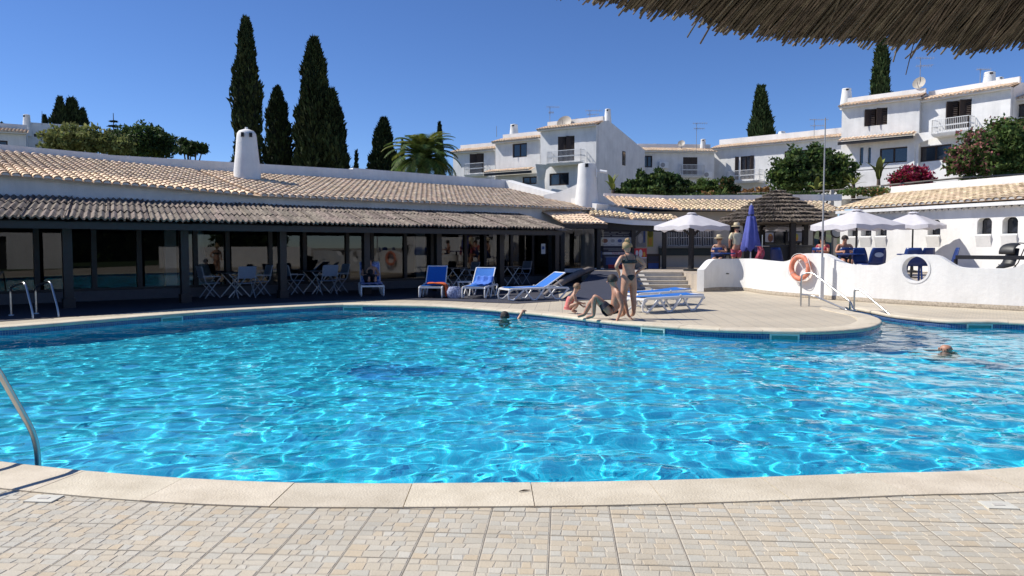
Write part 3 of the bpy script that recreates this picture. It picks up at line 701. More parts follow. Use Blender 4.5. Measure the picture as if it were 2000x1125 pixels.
# terrace slab behind that wall
inner = WP-nW*TH*.6
ter = [tuple(p) for p in inner[::6]]+[(28, 8), (30, 36), (3.9, 36), (3.9, 33.2), (3.3, 30.2), (4.75, 28.3), (6.45, 28.3)]
mb = MB(); mb.prism(ter, -.05, TZ); o = mb.build('terrace', M_terrace); struct(o)
bmt = bmesh.new(); bmt.from_mesh(o.data); bmesh.ops.recalc_face_normals(bmt, faces=bmt.faces); bmesh.ops.triangulate(bmt, faces=bmt.faces); bmt.to_mesh(o.data); bmt.free()
steps = thing('terrace_steps', 'wide pale stone steps leading up to the snack bar terrace', 'steps')
for k in range(4):
    mb = MB(); y0 = 26.6+.44*k; mb.box((5.5, (y0+28.4)/2, TZ*(k+.5)/4), (1.8, 28.4-y0, TZ/4-.004)); mb.build('step', M_concrete, steps)
    mb = MB(); mb.box((5.5, y0+.01, TZ*(k+1)/4-.012), (1.84, .06, .03)); mb.build('nosing', M_coping, steps)
    mb = MB(); mb.add([(4.35-.12*k, y0-.25, TZ*(k+.1)/4), (4.95, y0-.1, TZ*(k+.1)/4), (4.95, y0+.4, TZ*(k+1)/4+.06), (4.3-.12*k, y0+.35, TZ*(k+1)/4+.09), (4.75, y0+.45, TZ*(k)/4), (4.3, y0+.4, TZ*k/4)], [(0, 1, 2, 3), (1, 4, 2), (0, 3, 5), (2, 4, 5, 3)]); mb.build('side_stone', M_concrete, steps)
f0, f1, b0, b1 = G(1093, 588), G(1238, 584), Vector((3.3, 30.2, TZ-.01)), Vector((4.75, 28.2, TZ-.01))
mb = MB(); nseg = 6
for k in range(nseg+1):
    t = k/nseg
    for a_, b_ in ((f0, b0), (f1, b1)): q = a_.lerp(b_, t); q.z = .008+(TZ-.02)*(t**1.4); mb.v.append(tuple(q))
mb.f = [(2*k, 2*k+1, 2*k+3, 2*k+2) for k in range(nseg)]; mb.mi = [0]*nseg
o = mb.build('ramp', mat('dark_blue_ramp', (.032, .036, .058), .85, .12, 3, .3, 30), smooth=True); struct(o)  # whole ramp in one dark blue, darker than the deck
kerb = tag(MB().tube([(.95, 22.3, .02), (1.3, 24, .14), (1.8, 26, .3), (2.5, 28.3, .47), (3.1, 30.0, .58), (3.4, 30.8, .55)], [.06, .10, .12, .13, .12, .06], 10).build('ramp_kerb', M_stone_kerb, None, True), 'rounded brown kerb snaking up beside the dark ramp', 'kerb')

# ------------------------------------------------------------------ right building (changing rooms)
rb = thing('changing_room_building', 'white low building with arched deep windows and clay tile roof at the right edge', 'building')
ra = A(1642, 412, 32.5); rbp = Vector((19.8, 18.9, 0)); ra.z = 0
ru = (rbp-ra); rL = ru.length; ru = ru.normalized(); rn = Vector((ru.y, -ru.x, 0)); rn = rn if rn.x < 0 else -rn
def r_uv(px, py):
    d = ray(px, py); # intersect with the wall plane
    t = ((ra-Vector((0, 0, 0))).dot(rn))/(d.x*rn.x+d.y*rn.y); q = Vector((d.x*t, d.y*t, EYE+d.z*t)); return (q-ra).dot(ru), q.z
wn_ = []
for a_, c_ in ((1660, 1672), (1684, 1700), (1714, 1729), (1813, 1836), (1908, 1938), (1958, 1988)):
    u0, v1 = r_uv(a_, 427); u1, v0 = r_uv(c_, 452); uc = (u0+u1)/2; wn_.append((uc-.27, uc+.27, 1.95, 2.52))
u0, _ = r_uv(2035, 430); wn_.append((u0-.27, u0+.27, 1.95, 2.52))
mb = MB(); wall(mb, ra, ru*rL, TZ-.1, 2.98, rn, .34, wn_); mb.build('front_wall', M_white2, rb)
for u0, u1, v0, v1 in wn_:
    q = ra+ru*(u0+u1)/2-rn*.3; f = MB(); f.box((q.x, q.y, (v0+v1)/2), (u1-u0, .04, v1-v0), math.atan2(ru.y, ru.x)); o = f.build('window', M_wood, rb)
    f = MB(); f.box((q.x+rn.x*.03, q.y+rn.y*.03, (v0+v1)/2), (u1-u0-.1, .02, v1-v0-.1), math.atan2(ru.y, ru.x)); f.build('pane', M_pane, o)
    q = ra+ru*(u0+u1)/2-rn*.12; f = MB(); f.box((q.x, q.y, v0-.03), (u1-u0-.004, .3, .05), math.atan2(ru.y, ru.x)); f.build('sill', M_white, o)
    f = MB()                                           # rounded upper corners
    for sg in (-1, 1):
        c0 = ra+ru*((u0+u1)/2+sg*(u1-u0)/2)
        pts = [(0, 0)]+[(.16*(1-math.cos(a_)), -.16*(1-math.sin(a_))) for a_ in [math.pi/2*k/6 for k in range(7)]]
        pts = [(0, 0), (.15, 0), (.10, -.012), (.06, -.04), (.025, -.085), (0, -.15)]
        vs = [c0-ru*sg*x-rn*.004+Vector((0, 0, v1+y-.0)) for x, y in pts]; f.add(vs+[v-rn*.25 for v in vs], [tuple(range(6)) if sg < 0 else tuple(range(6))[::-1]]+[(k, k+1, 7+k, 6+k) for k in range(1, 5)])
    f.build('arch_corner', M_white2, o)
    f = MB(); c0 = ra+ru*u0; c1 = ra+ru*u1; f.add([c0+Vector((0, 0, v0-.06))-rn*.01, c1+Vector((0, 0, v0-.06))-rn*.01, c1+Vector((0, 0, v0-.45))+rn*.003, c0+Vector((0, 0, v0-.45))+rn*.003, c0+Vector((0, 0, v0-.06))+rn*.10, c1+Vector((0, 0, v0-.06))+rn*.10], [(4, 5, 2, 3), (0, 1, 5, 4), (0, 4, 3), (1, 2, 5)]); f.build('sill_apron', M_white2, o)
tile_roof(rb, ra+rn*.3+Vector((0, 0, 3.1)), ra+ru*rL+rn*.3+Vector((0, 0, 3.1)), -rn*3.4+Vector((0, 0, .78)), 3.3, .26, .36, seed=21, nparts=220, material=M_tile_old)
mb = MB(); mb.beam(ra+rn*.1+Vector((0, 0, 2.98)), ra+ru*rL+rn*.1+Vector((0, 0, 2.98)), .4, .12); mb.build('eave_board', M_white, rb)
# scalloped white dado tiles under the eave
me = barrel(.12, .12, .12).mesh('eave_scallop', M_white, True); nsc = int(rL/.26)
for k in range(nsc):
    q = ra+ru*((k+.5)*.26)+rn*.12+Vector((0, 0, 2.84)); o = link('eave_scallop', me, rb); o.location = q; o.rotation_euler = (0, 0, math.atan2(ru.y, ru.x))
mb = MB(); mb.beam(ra-rn*3.1+Vector((0, 0, 3.98)), ra+ru*rL-rn*3.1+Vector((0, 0, 3.98)), .34, .42); mb.build('ridge_parapet', M_white2, rb)
mb = MB(); q0 = ra-rn*3.4; q1 = ra+ru*rL-rn*3.4; mb.quad((q0.x, q0.y, 0), (q1.x, q1.y, 0), (q1.x, q1.y, 3.8), (q0.x, q0.y, 3.8)); q2 = ra-rn*.3; mb.quad((q0.x, q0.y, 0), (q2.x, q2.y, 0), (q2.x, q2.y, 2.95), (q0.x, q0.y, 3.8)); mb.build('rear_wall', M_white, rb)
# terrace hand rail behind the curved wall
rail = thing('terrace_railing', 'dark horizontal timber rail running above the curved white wall', 'railing')
mb = MB(); pr = [WP[k_]-nW[k_]*1.1 for k_ in range(int(NW*.60), NW, 12)]; z_ = 1.23
for a_, b_ in zip(pr[:-1], pr[1:]): mb.beam((*a_, z_), (*b_, z_), .06, .1)
mb.build('rail', M_wood, rail)
for a_ in pr[::2]: MB().box((*a_, (TZ+z_)/2), (.07, .07, z_-TZ-.1)).build('post', M_wood, rail)

# ------------------------------------------------------------------ hillside behind
def smooth(t): t = np.clip(t, 0, 1); return t*t*(3-2*t)
hx = np.linspace(-160, 200, 121); hy = np.linspace(38, 300, 90); HX, HY = np.meshgrid(hx, hy)
rid = W2(G0-nd*7.5, 0, 0); D = np.minimum(-((HX-rid.x)*nd.x+(HY-rid.y)*nd.y), HY-40)
HZ = -.3+1.6*smooth(D/2)+4.0*smooth((D-2)/20)+5*smooth((D-24)/160)+.25*np.sin(HX*.3)*smooth(D/10)
ii = np.arange(HX.size).reshape(HX.shape); F = np.stack([ii[:-1, :-1].ravel(), ii[:-1, 1:].ravel(), ii[1:, 1:].ravel(), ii[1:, :-1].ravel()], 1)
hill = struct(link('hillside', np_mesh('hillside', np.stack([HX.ravel(), HY.ravel(), HZ.ravel()], 1), F, mat('dry_garden_soil', (.10, .085, .05), .95, .4, .6, .5, 8, col2=(.07, .09, .03)), True)))
def hill_z(x, y):
    d = min(-((x-rid.x)*nd.x+(y-rid.y)*nd.y), y-40); sm = lambda t: (lambda c_: c_*c_*(3-2*c_))(max(0, min(1, t)))
    return -.3+1.6*sm(d/2)+4*sm((d-2)/20)+5*sm((d-24)/160)

# ------------------------------------------------------------------ hillside houses
class House:
    def __init__(s, name, label, pl, dl, pr_, dr, z0, ze, depth, mat_=None):
        """facade from direction pl at depth dl to direction pr_ at depth dr"""
        s.a = Vector(((pl-1000)/1455*dl, dl, 0)); s.b = Vector(((pr_-1000)/1455*dr, dr, 0)); s.u = (s.b-s.a).normalized(); s.L = (s.b-s.a).length
        s.n = Vector((s.u.y, -s.u.x, 0)); s.n = s.n if s.n.y < 0 else -s.n
        s.z0, s.ze, s.depth = z0, ze, depth; s.root = thing(name, label, 'house'); s.ops = []; s.todo = []; s.m = mat_ or M_white; s.ang = math.atan2(s.u.y, s.u.x)
    def uv(s, px, py):
        d = ray(px, py); t = s.a.dot(s.n)/(d.x*s.n.x+d.y*s.n.y); q = Vector((d.x*t, d.y*t, EYE+d.z*t)); return (q-s.a).dot(s.u), q.z
    def P(s, u, z, out=0): q = s.a+s.u*u+s.n*out; return Vector((q.x, q.y, z))
    def opening(s, kind, x0, y0, x1, y1):
        xm, ym = (x0+x1)/2, (y0+y1)/2
        u0, _ = s.uv(x0, ym); u1, _ = s.uv(x1, ym); _, v1 = s.uv(xm, y0); _, v0 = s.uv(xm, y1)
        u0 = max(u0, .06); u1 = min(u1, s.L-.06); s.ops.append((u0, u1, v0, v1)); s.todo.append((kind, u0, u1, v0, v1)); return u0, u1, v0, v1
    def finish(s, eave=.40, tiles=True, gable=None, parapet=.45, side='both'):
        mb = MB(); wall(mb, s.a, s.u*s.L, s.z0, s.ze, s.n, .3, s.ops); mb.build('facade', s.m, s.root)
        bk = -s.n*s.depth
        g = gable or [(0, s.ze), (1.6, s.ze+.5), (s.depth, s.ze+.35)]
        for e, u in (('l', 0), ('r', s.L)):
            mb = MB(); pts = [s.P(u, s.z0, -.3)]+[s.P(u, z, -d if d else -.3) for d, z in g]+[s.P(u, s.z0, -s.depth)]
            off = s.u*(-.012 if e == 'l' else .012)
            pts = [p+off for p in pts]; mb.add(pts, [tuple(range(len(pts))) if e == 'r' else tuple(range(len(pts)))[::-1]]); mb.build('side_wall', s.m, s.root)
        mb = MB()
        for (d0, z0), (d1, z1) in zip(g[:-1], g[1:]): mb.quad(s.P(0, z0-.02, -d0), s.P(s.L, z0-.02, -d0), s.P(s.L, z1-.02, -d1), s.P(0, z1-.02, -d1))
        mb.build('roof_slab', s.m, s.root)
        # dim room behind the openings
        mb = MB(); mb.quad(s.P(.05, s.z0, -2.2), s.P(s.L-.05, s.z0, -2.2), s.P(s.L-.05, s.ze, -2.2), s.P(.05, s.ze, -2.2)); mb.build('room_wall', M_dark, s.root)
        if tiles:
            tile_roof(s.root, s.P(-.15, s.ze-.02, eave), s.P(s.L+.15, s.ze-.02, eave), -s.n*1.6+Vector((0, 0, .46)), 1.6, .25, .38, seed=int(s.L*10), nparts=0, material=M_tile)
            mb = MB(); mb.beam(s.P(-.1, s.ze-.07, eave*.5), s.P(s.L+.1, s.ze-.07, eave*.5), eave*.9, .1); mb.build('eave', s.m, s.root)
            mb = MB(); mb.beam(s.P(-.02, s.ze+.36+parapet/2, -1.25), s.P(s.L+.02, s.ze+.36+parapet/2, -1.25), .25, parapet); mb.build('parapet', s.m, s.root)
        for kind, u0, u1, v0, v1 in s.todo:
            cu, cv, wd, ht = (u0+u1)/2, (v0+v1)/2, u1-u0, v1-v0
            if kind in ('window', 'door', 'glass'):
                m1 = M_wood2
                f = MB(); fw = .09
                for x in (u0+fw/2, u1-fw/2, cu): f.beam(s.P(x, v0, -.1), s.P(x, v1, -.1), fw, .08)
                for z in (v0+fw/2, v1-fw/2): f.beam(s.P(u0+fw, z, -.1), s.P(u1-fw, z, -.1), .08, fw)
                o = f.build('door' if kind == 'door' else 'window', m1, s.root)
                g_ = MB(); g_.quad(s.P(u0, v0, -.12), s.P(u1, v0, -.12), s.P(u1, v1, -.12), s.P(u0, v1, -.12)); g_.build('pane', M_pane, o)
            elif kind == 'shutter':
                for a_, b_ in ((u0, cu-.015), (cu+.015, u1)):
                    f = MB(); f.beam(s.P((a_+b_)/2, v0, -.08), s.P((a_+b_)/2, v1, -.08), b_-a_, .05); n_ = max(3, int(ht/.12))
                    for k in range(n_): z = v0+.08+(ht-.16)*k/(n_-1); f.beam(s.P(a_+.06, z, -.05), s.P(b_-.06, z, -.05), .03, .05)
                    f.build('shutter', M_wood2, s.root)
            elif kind == 'slit':
                f = MB(); f.quad(s.P(u0, v0, -.15), s.P(u1, v0, -.15), s.P(u1, v1, -.15), s.P(u0, v1, -.15)); f.build('slit_window', M_pane, s.root)
        return s.root
    def balcony(s, x0, x1, ytop, ybot, out=.9, slab=.18, bars=.11):
        u0, zt = s.uv(x0, ytop); u1, zb = s.uv(x1, ybot)
        b = MB(); b.add([s.P(u0, zb-slab, 0), s.P(u1, zb-slab, 0), s.P(u1-.1, zb-slab, out-.1), s.P(u0+.1, zb-slab, out-.1), s.P(u0, zb, 0), s.P(u1, zb, 0), s.P(u1, zb, out), s.P(u0, zb, out)], [(0, 1, 2, 3), (7, 6, 5, 4), (2, 6, 7, 3), (1, 5, 6, 2), (0, 3, 7, 4)]); b.build('balcony', s.m, s.root)
        r = MB(); o = out-.05; zt = zb+.95
        path = [s.P(u0+.05, 0, .05), s.P(u0+.05, 0, o), s.P(u1-.05, 0, o), s.P(u1-.05, 0, .05)]
        for a_, c_ in zip(path[:-1], path[1:]):
            for z in (zt, zb+.08, zb+.5): r.beam((a_.x, a_.y, z), (c_.x, c_.y, z), .035, .035)
            L = (c_-a_).length; n_ = int(L/bars)
            for k in range(n_+1):
                q = a_.lerp(c_, k/n_); r.beam((q.x, q.y, zb), (q.x, q.y, zt), .022, .022)
                if k < n_: q2 = a_.lerp(c_, (k+.5)/n_); r.box((q2.x, q2.y, zb+.5), (.05, .05, .09))
        r.build('balcony_railing', M_plastic, s.root)
def roof_pot(h, px, y0, y1, w, Y, mtl=None):
    Y += 1.9; c = A(px, y0, Y); r = w/2/1455*Y; hh = (y0-y1)/1455*Y
    o = MB().lathe([(r*1.12, -.5), (r*1.1, 0), (r*.92, hh*.55), (r*.82, hh*.88), (r*.86, hh*.9), (r*.80, hh*.97), (r*.4, hh)], 14, c).build('chimney', M_white2, h.root, True)
    MB().box((c.x-r*.2, c.y-r*.72, c.z+hh*.86), (r*.5, r*.25, hh*.1)).build('smoke_slot', M_dark, o)
def dish(px, py, Y, rad, label, pole=.5, face=(-.4, -.8, .45)):
    c = A(px, py, Y); t = thing('satellite_dish', label, 'satellite dish', c); f = Vector(face).normalized(); M = f.to_track_quat('Z', 'Y').to_matrix()
    mb = MB(); prof_ = [(rad*k/6, rad*.25*(k/6)**2) for k in range(7)]; n_ = 18; vs = []
    for r_, z_ in prof_:
        for j in range(n_): a_ = 2*math.pi*j/n_; vs.append(M @ Vector((max(r_, .001)*math.cos(a_), max(r_, .001)*math.sin(a_), z_)))
    mb.add(vs, [(i*n_+j, i*n_+(j+1) % n_, (i+1)*n_+(j+1) % n_, (i+1)*n_+j) for i in range(6) for j in range(n_)]); mb.build('reflector', mat('dish_beige', (.42, .38, .32), .6), t, True)
    MB().tube([M @ Vector((0, -rad*.8, rad*.1)), M @ Vector((0, -rad*.1, rad*.9))], .025, 6).build('feed_arm', M_grey, t)
    MB().tube([(0, 0, 0), (0, .05, -rad-pole)], .035, 6).build('mast', M_grey, t)
def aerial(px, ybase, ytop, Y, arms, label):
    c = A(px, ybase, Y); zt = A(px, ytop, Y).z; t = thing('tv_aerial', label, 'aerial', c); h_ = zt-c.z
    MB().tube([(0, 0, -.6), (0, 0, h_)], .022, 6).build('mast', M_grey, t)
    for frac, ln, ax in arms:
        mb = MB(); mb.tube([(-ln*.25, 0, h_*frac), (ln*.75, ax, h_*frac+.02)], .016, 5)
        for k in range(7): x = -ln*.25+ln*k/6; mb.tube([(x, -.18, h_*frac), (x, .18, h_*frac)], .009, 4); mb.tube([(x, 0, h_*frac-.12), (x, 0, h_*frac+.12)], .008, 4)
        mb.build('antenna', M_grey, t)

# centre terrace of three
h = House('stepped_house', 'tallest white house of the centre row with balcony and blank gable facing right', 1055, 60.8, 1163, 58, 4.5, 10.9, 9.2)
h.opening('shutter', 1090, 266, 1122, 316); h.opening('glass', 1073, 338, 1111, 362); h.balcony(1078, 1145, 290, 317)
h.finish(gable=[(0, 10.9), (.9, 11.25), (2.0, 11.5), (3.0, 11.3), (9.2, 9.9)])
gx_ = h.a+h.u*(h.L+.015)-h.n*4.6; sd = -h.n
for zc, hh in ((8.8, 1.15), (6.1, 1.25)): 
    f = MB(); q = h.a+h.u*(h.L+.02)-h.n*(4.9 if zc > 7 else 4.7); f.box((q.x, q.y, zc), (.07, .55, hh), h.ang); o = f.build('side_window', M_wood2, h.root)
    f = MB(); f.box((q.x+h.u.x*.03, q.y+h.u.y*.03, zc), (.04, .38, hh-.16), h.ang); f.build('pane', M_pane, o)
roof_pot(h, 1187, 238, 213, 13, 59.5)
arch = MB()                                           # flared arch bracket under the balcony
u0, z1 = h.uv(1060, 322); u1, z0 = h.uv(1072, 352)
arch.add([h.P(.05, z0-1.5, .02), h.P(.5, z0-1.5, .02), h.P(.55, z0, .25), h.P(.9, z1-.5, .6), h.P(1.6, z1-.15, .8), h.P(.05, z1, .85), h.P(.05, z0, .4)], [(0, 1, 2, 6), (6, 2, 3, 5), (5, 3, 4)]); arch.build('balcony_bracket', h.m, h.root)
h2 = House('stepped_house', 'middle white house of the centre row with small shuttered window over a tiled porch', 968, 64, 1054, 61.5, 4.3, 10.35, 8)
h2.opening('window', 1001, 280, 1029, 307); h2.opening('glass', 1020, 345, 1048, 360)
h2.finish()
roof_pot(h2, 1004, 270, 243, 17, 63.5); 
pa_, pb_ = h2.uv(957, 330), h2.uv(1050, 326)
tile_roof(h2.root, h2.P(pa_[0], 7.75, .9), h2.P(pb_[0]-.1, 7.75, .9), -h2.n*1.0+Vector((0, 0, .35)), 1.0, .25, .36, seed=31)
MB().beam(h2.P(pa_[0], 7.6, .8), h2.P(pb_[0]-.1, 7.6, .8), .14, .2).build('porch_beam', M_wood, h2.root)
h3 = House('stepped_house', 'lowest left house of the centre row half hidden behind the palm', 886, 67, 967, 64.6, 4.1, 9.85, 8)
h3.opening('shutter', 918, 300, 945, 338); h3.balcony(912, 950, 320, 340, .5); h3.finish()
MB().tube([A(970, 268, 63), A(970, 246, 63)], .02, 5).build('roof_rod', M_grey, h3.root)
dish(1103, 241, 60.5, .62, 'beige satellite dish on the tallest house of the centre row', .4); dish(1127, 242, 62, .45, 'grey satellite dish behind the parapet left of the centre chimney', .3, (-.2, -.9, .4))
aerial(1074, 250, 208, 62, ((.98, 1.0, .2), (.72, .4, .1)), 'thin tall tv aerial over the middle of the centre row')
aerial(1152, 238, 215, 60, ((.95, 1.3, .2), (.6, .9, -.2)), 'bushy tv aerial next to the tallest chimney of the centre row')
# shaded house
h = House('white_house', 'white house in shade with air conditioners between the two lit rows', 1250, 66.5, 1392, 67, 4.3, 9.95, 8)
h.opening('window', 1256, 304, 1274, 327); h.opening('shutter', 1334, 307, 1362, 342); h.balcony(1326, 1372, 325, 344, .6); h.opening('glass', 1348, 358, 1358, 378)
h.finish(); roof_pot(h, 1373, 293, 272, 11, 66); roof_pot(h, 1279, 290, 281, 10, 68)
def ac(hh, px, py, label):
    u_, z_ = hh.uv(px, py); t = thing('air_conditioner', label, 'air conditioner', hh.P(u_, z_, .2), hh.ang)
    MB().box((0, 0, 0), (.8, .3, .55)).build('case', M_plastic, t); MB().lathe([(.2, -.02), (.2, .01)], 16).build('fan', M_grey, t)
    t.children[1].rotation_euler = (math.pi/2, 0, 0); t.children[1].location = (-.12, -.16, 0)
ac(h, 1295, 323, 'white air conditioner on the shaded house wall beside the small window'); ac(h, 1380, 342, 'white air conditioner on the shaded house wall beside its balcony')
aerial(1360, 285, 240, 66, ((.98, 1.2, 0), (.75, .9, 0)), 'tv aerial with two flat arms over the shaded house'); dish(1331, 281, 67, .33, 'small round dish on the roof of the shaded house', .3)
# right lit row, low part
h = House('white_house', 'low lit white house with open shutters and balcony left of the round green tree', 1391, 68.9, 1640, 61.5, 4.8, 10.45, 9)
h.opening('door', 1446, 305, 1466, 350); u_ = h.uv(1436, 328)[0]; u2_ = h.uv(1446, 328)[0]; zz = h.ops[-1][2:4]
for a_, b_ in ((u_, u2_), (h.uv(1466, 328)[0], h.uv(1475, 328)[0])): MB().beam(h.P((a_+b_)/2, zz[0], .04), h.P((a_+b_)/2, zz[1], .04), b_-a_, .05).build('shutter', M_wood2, h.root)
h.opening('window', 1532, 292, 1624, 318); h.balcony(1428, 1492, 330, 353, 1.0); h.finish(parapet=.6)
roof_pot(h, 1527, 268, 257, 15, 66)
aerial(1590, 266, 232, 63, ((.95, 1.5, .1), (.6, 1.2, .1)), 'bushy silver tv aerial over the low lit house on the right'); 
# right lit house, two units
h = House('terraced_house', 'white two storey house with brown shutters above a tiled porch behind the bougainvillea', 1637, 55.4, 1787, 51.8, 5.0, 11.75, 8)
h.opening('shutter', 1688, 212, 1733, 245); h.opening('glass', 1718, 288, 1774, 318); h.opening('slit', 1679, 288, 1686, 319); h.opening('slit', 1695, 288, 1701, 319); h.finish()
roof_pot(h, 1653, 201, 173, 20, 55)
tile_roof(h.root, h.P(.05, 9.15, .85), h.P(h.L-.1, 9.15, .85), -h.n*.95+Vector((0, 0, .36)), 1.0, .25, .36, seed=41)
MB().beam(h.P(.05, 9.0, .75), h.P(h.L-.15, 9.0, .75), .16, .2).build('porch_beam', M_wood, h.root)
MB().box(h.P(h.L*.5, 6.2, .9), (h.L, .2, 1.2), h.ang).build('terrace_wall', h.m, h.root)
MB().beam(h.P(.3, 6.95, .9), h.P(h.L-.3, 6.95, .9), .05, .05).build('terrace_rail', M_wood, h.root)
h = House('terraced_house', 'white two storey house with brown balcony door and arched loggia at the far right', 1788, 52.2, 1962, 47.6, 5.0, 11.55, 8)
h.opening('shutter', 1847, 196, 1897, 252); h.opening('glass', 1797, 284, 1858, 314); h.balcony(1832, 1905, 225, 256, .9); h.finish()
roof_pot(h, 1932, 174, 141, 23, 49); roof_pot(h, 1952, 172, 151, 16, 50.5)
arch = MB(); u0, zt = h.uv(1795, 275); u1, _ = h.uv(1905, 275); zb = h.uv(1800, 322)[1]; k_ = 12; vs = []
for k in range(k_+1):
    t = k/k_; uu = u0+(u1-u0)*t; vs += [h.P(uu, zt+.45, .55), h.P(uu, zt-.1+.4*math.sin(math.pi*min(1, t*1.0))-.25, .55)]
arch.add(vs, [(2*k, 2*k+2, 2*k+3, 2*k+1) for k in range(k_)]); arch.build('loggia_arch', h.m, h.root)
MB().box(h.P(u0-.25, (5+zt)/2, .35), (.5, .45, zt-5+.4), h.ang).build('loggia_pier', h.m, h.root)
MB().box(h.P(1.5, 6.0, .9), (4.2, .2, 1.2), h.ang).build('terrace_wall', h.m, h.root)
h = House('terraced_house', 'end house cut by the right picture edge beyond the flowering bush', 1963, 48.6, 2110, 45, 5.0, 10.9, 8)
h.opening('glass', 1983, 202, 2020, 228); h.finish(); 
dish(1796, 163, 53, .44, 'large beige satellite dish on the roof beside the right cypress', .5, (-.75, -.6, .3)); aerial(1797, 150, 112, 53, ((.97, 1.2, .2), (.55, 1.0, -.3)), 'tall double tv aerial above the large beige dish'); aerial(1914, 165, 134, 51, ((.95, .9, .1),), 'pink tinted tv aerial left of the twin chimneys')
# far left house
h = House('far_house', 'distant white house with flat parapet behind the left trees', -60, 58, 60, 60, 5.0, 10.55, 8); h.opening('window', -20, 274, 15, 286); h.finish(tiles=True)
h2 = House('far_house', 'distant white block with chimney behind the olive green tree', 62, 62, 184, 64, 5.0, 11.75, 8); h2.opening('glass', 66, 262, 100, 268); h2.finish(tiles=False, gable=[(0, 11.75), (8, 11.75)])
roof_pot(h2, 53, 254, 224, 14, 60); MB().tube([A(82, 244, 61), A(82, 217, 61)], .02, 5).build('roof_rod', M_grey, h2.root)
# ================================================================== VEGETATION
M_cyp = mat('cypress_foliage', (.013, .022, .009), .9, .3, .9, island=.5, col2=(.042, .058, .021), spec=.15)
M_cyp2 = mat('lighter_cypress_foliage', (.024, .042, .014), .9, .3, .9, island=.5, col2=(.058, .082, .028), spec=.15)  # lighter green than the other cypresses
M_leaf = mat('green_leaves', (.065, .115, .026), .7, .35, .8, island=.5, col2=(.11, .165, .045), spec=.25, trans=.35)
M_leaf_dk = mat('dark_green_leaves', (.03, .058, .018), .7, .35, .8, island=.5, col2=(.05, .085, .027), spec=.25, trans=.3)
M_leaf_ol = mat('olive_leaves', (.16, .19, .06), .75, .3, .8, island=.45, col2=(.22, .24, .09), spec=.2, trans=.4)
M_leaf_yl = mat('yellow_green_leaves', (.13, .16, .03), .6, .3, 2, island=.4, col2=(.2, .22, .05), spec=.3, trans=.25)
M_dry = mat('dry_orange_foliage', (.28, .15, .05), .8, .35, 1.5, island=.4, col2=(.33, .2, .08), trans=.2)
M_mag = mat('magenta_bracts', (.22, .006, .035), .7, .3, 2, island=.4, col2=(.32, .012, .06), trans=.25)
M_pink = mat('dusty_pink_blossom', (.30, .10, .10), .75, .3, 2, island=.4, col2=(.36, .14, .13), trans=.2)
M_bark = mat('grey_brown_bark', (.10, .075, .055), .95, .3, 5, .6, 25)
M_core = mat('shaded_crown_core', (.012, .018, .008), .95, .3, 2)  # solid cores filling the crowns, inner shade put into their dark colour

def tufts(centers, dirs, ln, wd, rng, jitter=.5):
    """a leaf-sized pointed face at each centre"""
    n = len(centers); d = dirs+rng.normal(0, jitter, (n, 3)); d /= np.linalg.norm(d, axis=1)[:, None]
    r = rng.normal(0, 1, (n, 3)); s = np.cross(d, r); s /= np.linalg.norm(s, axis=1)[:, None]
    L = (ln*rng.uniform(.6, 1.3, n))[:, None]; W = (wd*rng.uniform(.6, 1.3, n))[:, None]
    co = np.stack([centers-d*L*.5, centers+s*W*.5, centers+d*L*.5, centers-s*W*.5], 1).reshape(-1, 3)
    return co, np.arange(4*n).reshape(n, 4)
def tree_root(name, label, cat, base, group=None): return thing(name, label, cat, base, 0, group)
def cypress(px, ytop, hw, Y, label, n=5200, seed=1, blunt=.35, lean=0, mt=None, zb=None, wob=.16):
    rng = np.random.default_rng(seed); x = (px-1000)/1455*Y; zb = hill_z(x, Y) if zb is None else zb; zt = A(px, ytop, Y).z; H = zt-zb; Rm = hw/1455*Y
    t = tree_root('cypress_tree', label, 'tree', (x, Y, zb), 'cypress trees on the skyline')
    ph = rng.random(6)*6.28
    def rad(f, a): 
        prof_ = np.minimum(1, (1-f)/blunt)**.62*np.minimum(1, .62+f*1.5)*(1-.18*np.clip((f-.3)/.7, 0, 1))
        return Rm*prof_*(1+wob*np.sin(3*a+ph[0]+f*9)+wob*.8*np.sin(f*21+ph[1]+2*a)+wob*.6*np.sin(f*47+ph[2]-a*3))
    f = rng.random(n)**.9*.97+.02; a = rng.random(n)*2*np.pi; r = rad(f, a)*rng.uniform(.72, 1.06, n)
    c = np.stack([r*np.cos(a)+lean*f*H, r*np.sin(a), f*H], 1); d = np.stack([np.cos(a)*.45, np.sin(a)*.45, np.full(n, 1.0)], 1)
    co, fs = tufts(c, d, max(.34, Rm*.5), max(.12, Rm*.17), rng, .28)
    link('crown', np_mesh('crown', co, fs, mt or M_cyp), t)
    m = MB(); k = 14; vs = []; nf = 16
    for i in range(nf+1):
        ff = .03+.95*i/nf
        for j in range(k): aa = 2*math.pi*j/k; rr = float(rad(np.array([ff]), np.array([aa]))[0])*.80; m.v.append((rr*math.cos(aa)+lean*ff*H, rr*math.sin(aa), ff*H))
    m.f = [(i*k+j, i*k+(j+1) % k, (i+1)*k+(j+1) % k, (i+1)*k+j) for i in range(nf) for j in range(k)]; m.mi = [0]*len(m.f); m.build('crown_core', M_core, t)
    MB().tube([(0, 0, -.5), (0, 0, H*.3)], [Rm*.22, Rm*.12], 7).build('trunk', M_bark, t)
    return t
cypress(489, 30, 27, 44, 'tallest narrow cypress rising behind the roof chimney', 6500, 1, .28)
cypress(548, 168, 27, 46.5, 'shorter round topped cypress between the two tallest ones', 4200, 2, .3)
cypress(614, 72, 34, 45.5, 'broad tall cypress with a crooked blunt top', 8500, 3, .34, .014)
cypress(652, 174, 34, 45.2, 'lower cypress leaning on the right side of the broad tall one', 6500, 4, .5)
cypress(690, 293, 8, 46, 'tiny dark cypress tip at the foot of the broad tall one', 700, 5, .6, .05)
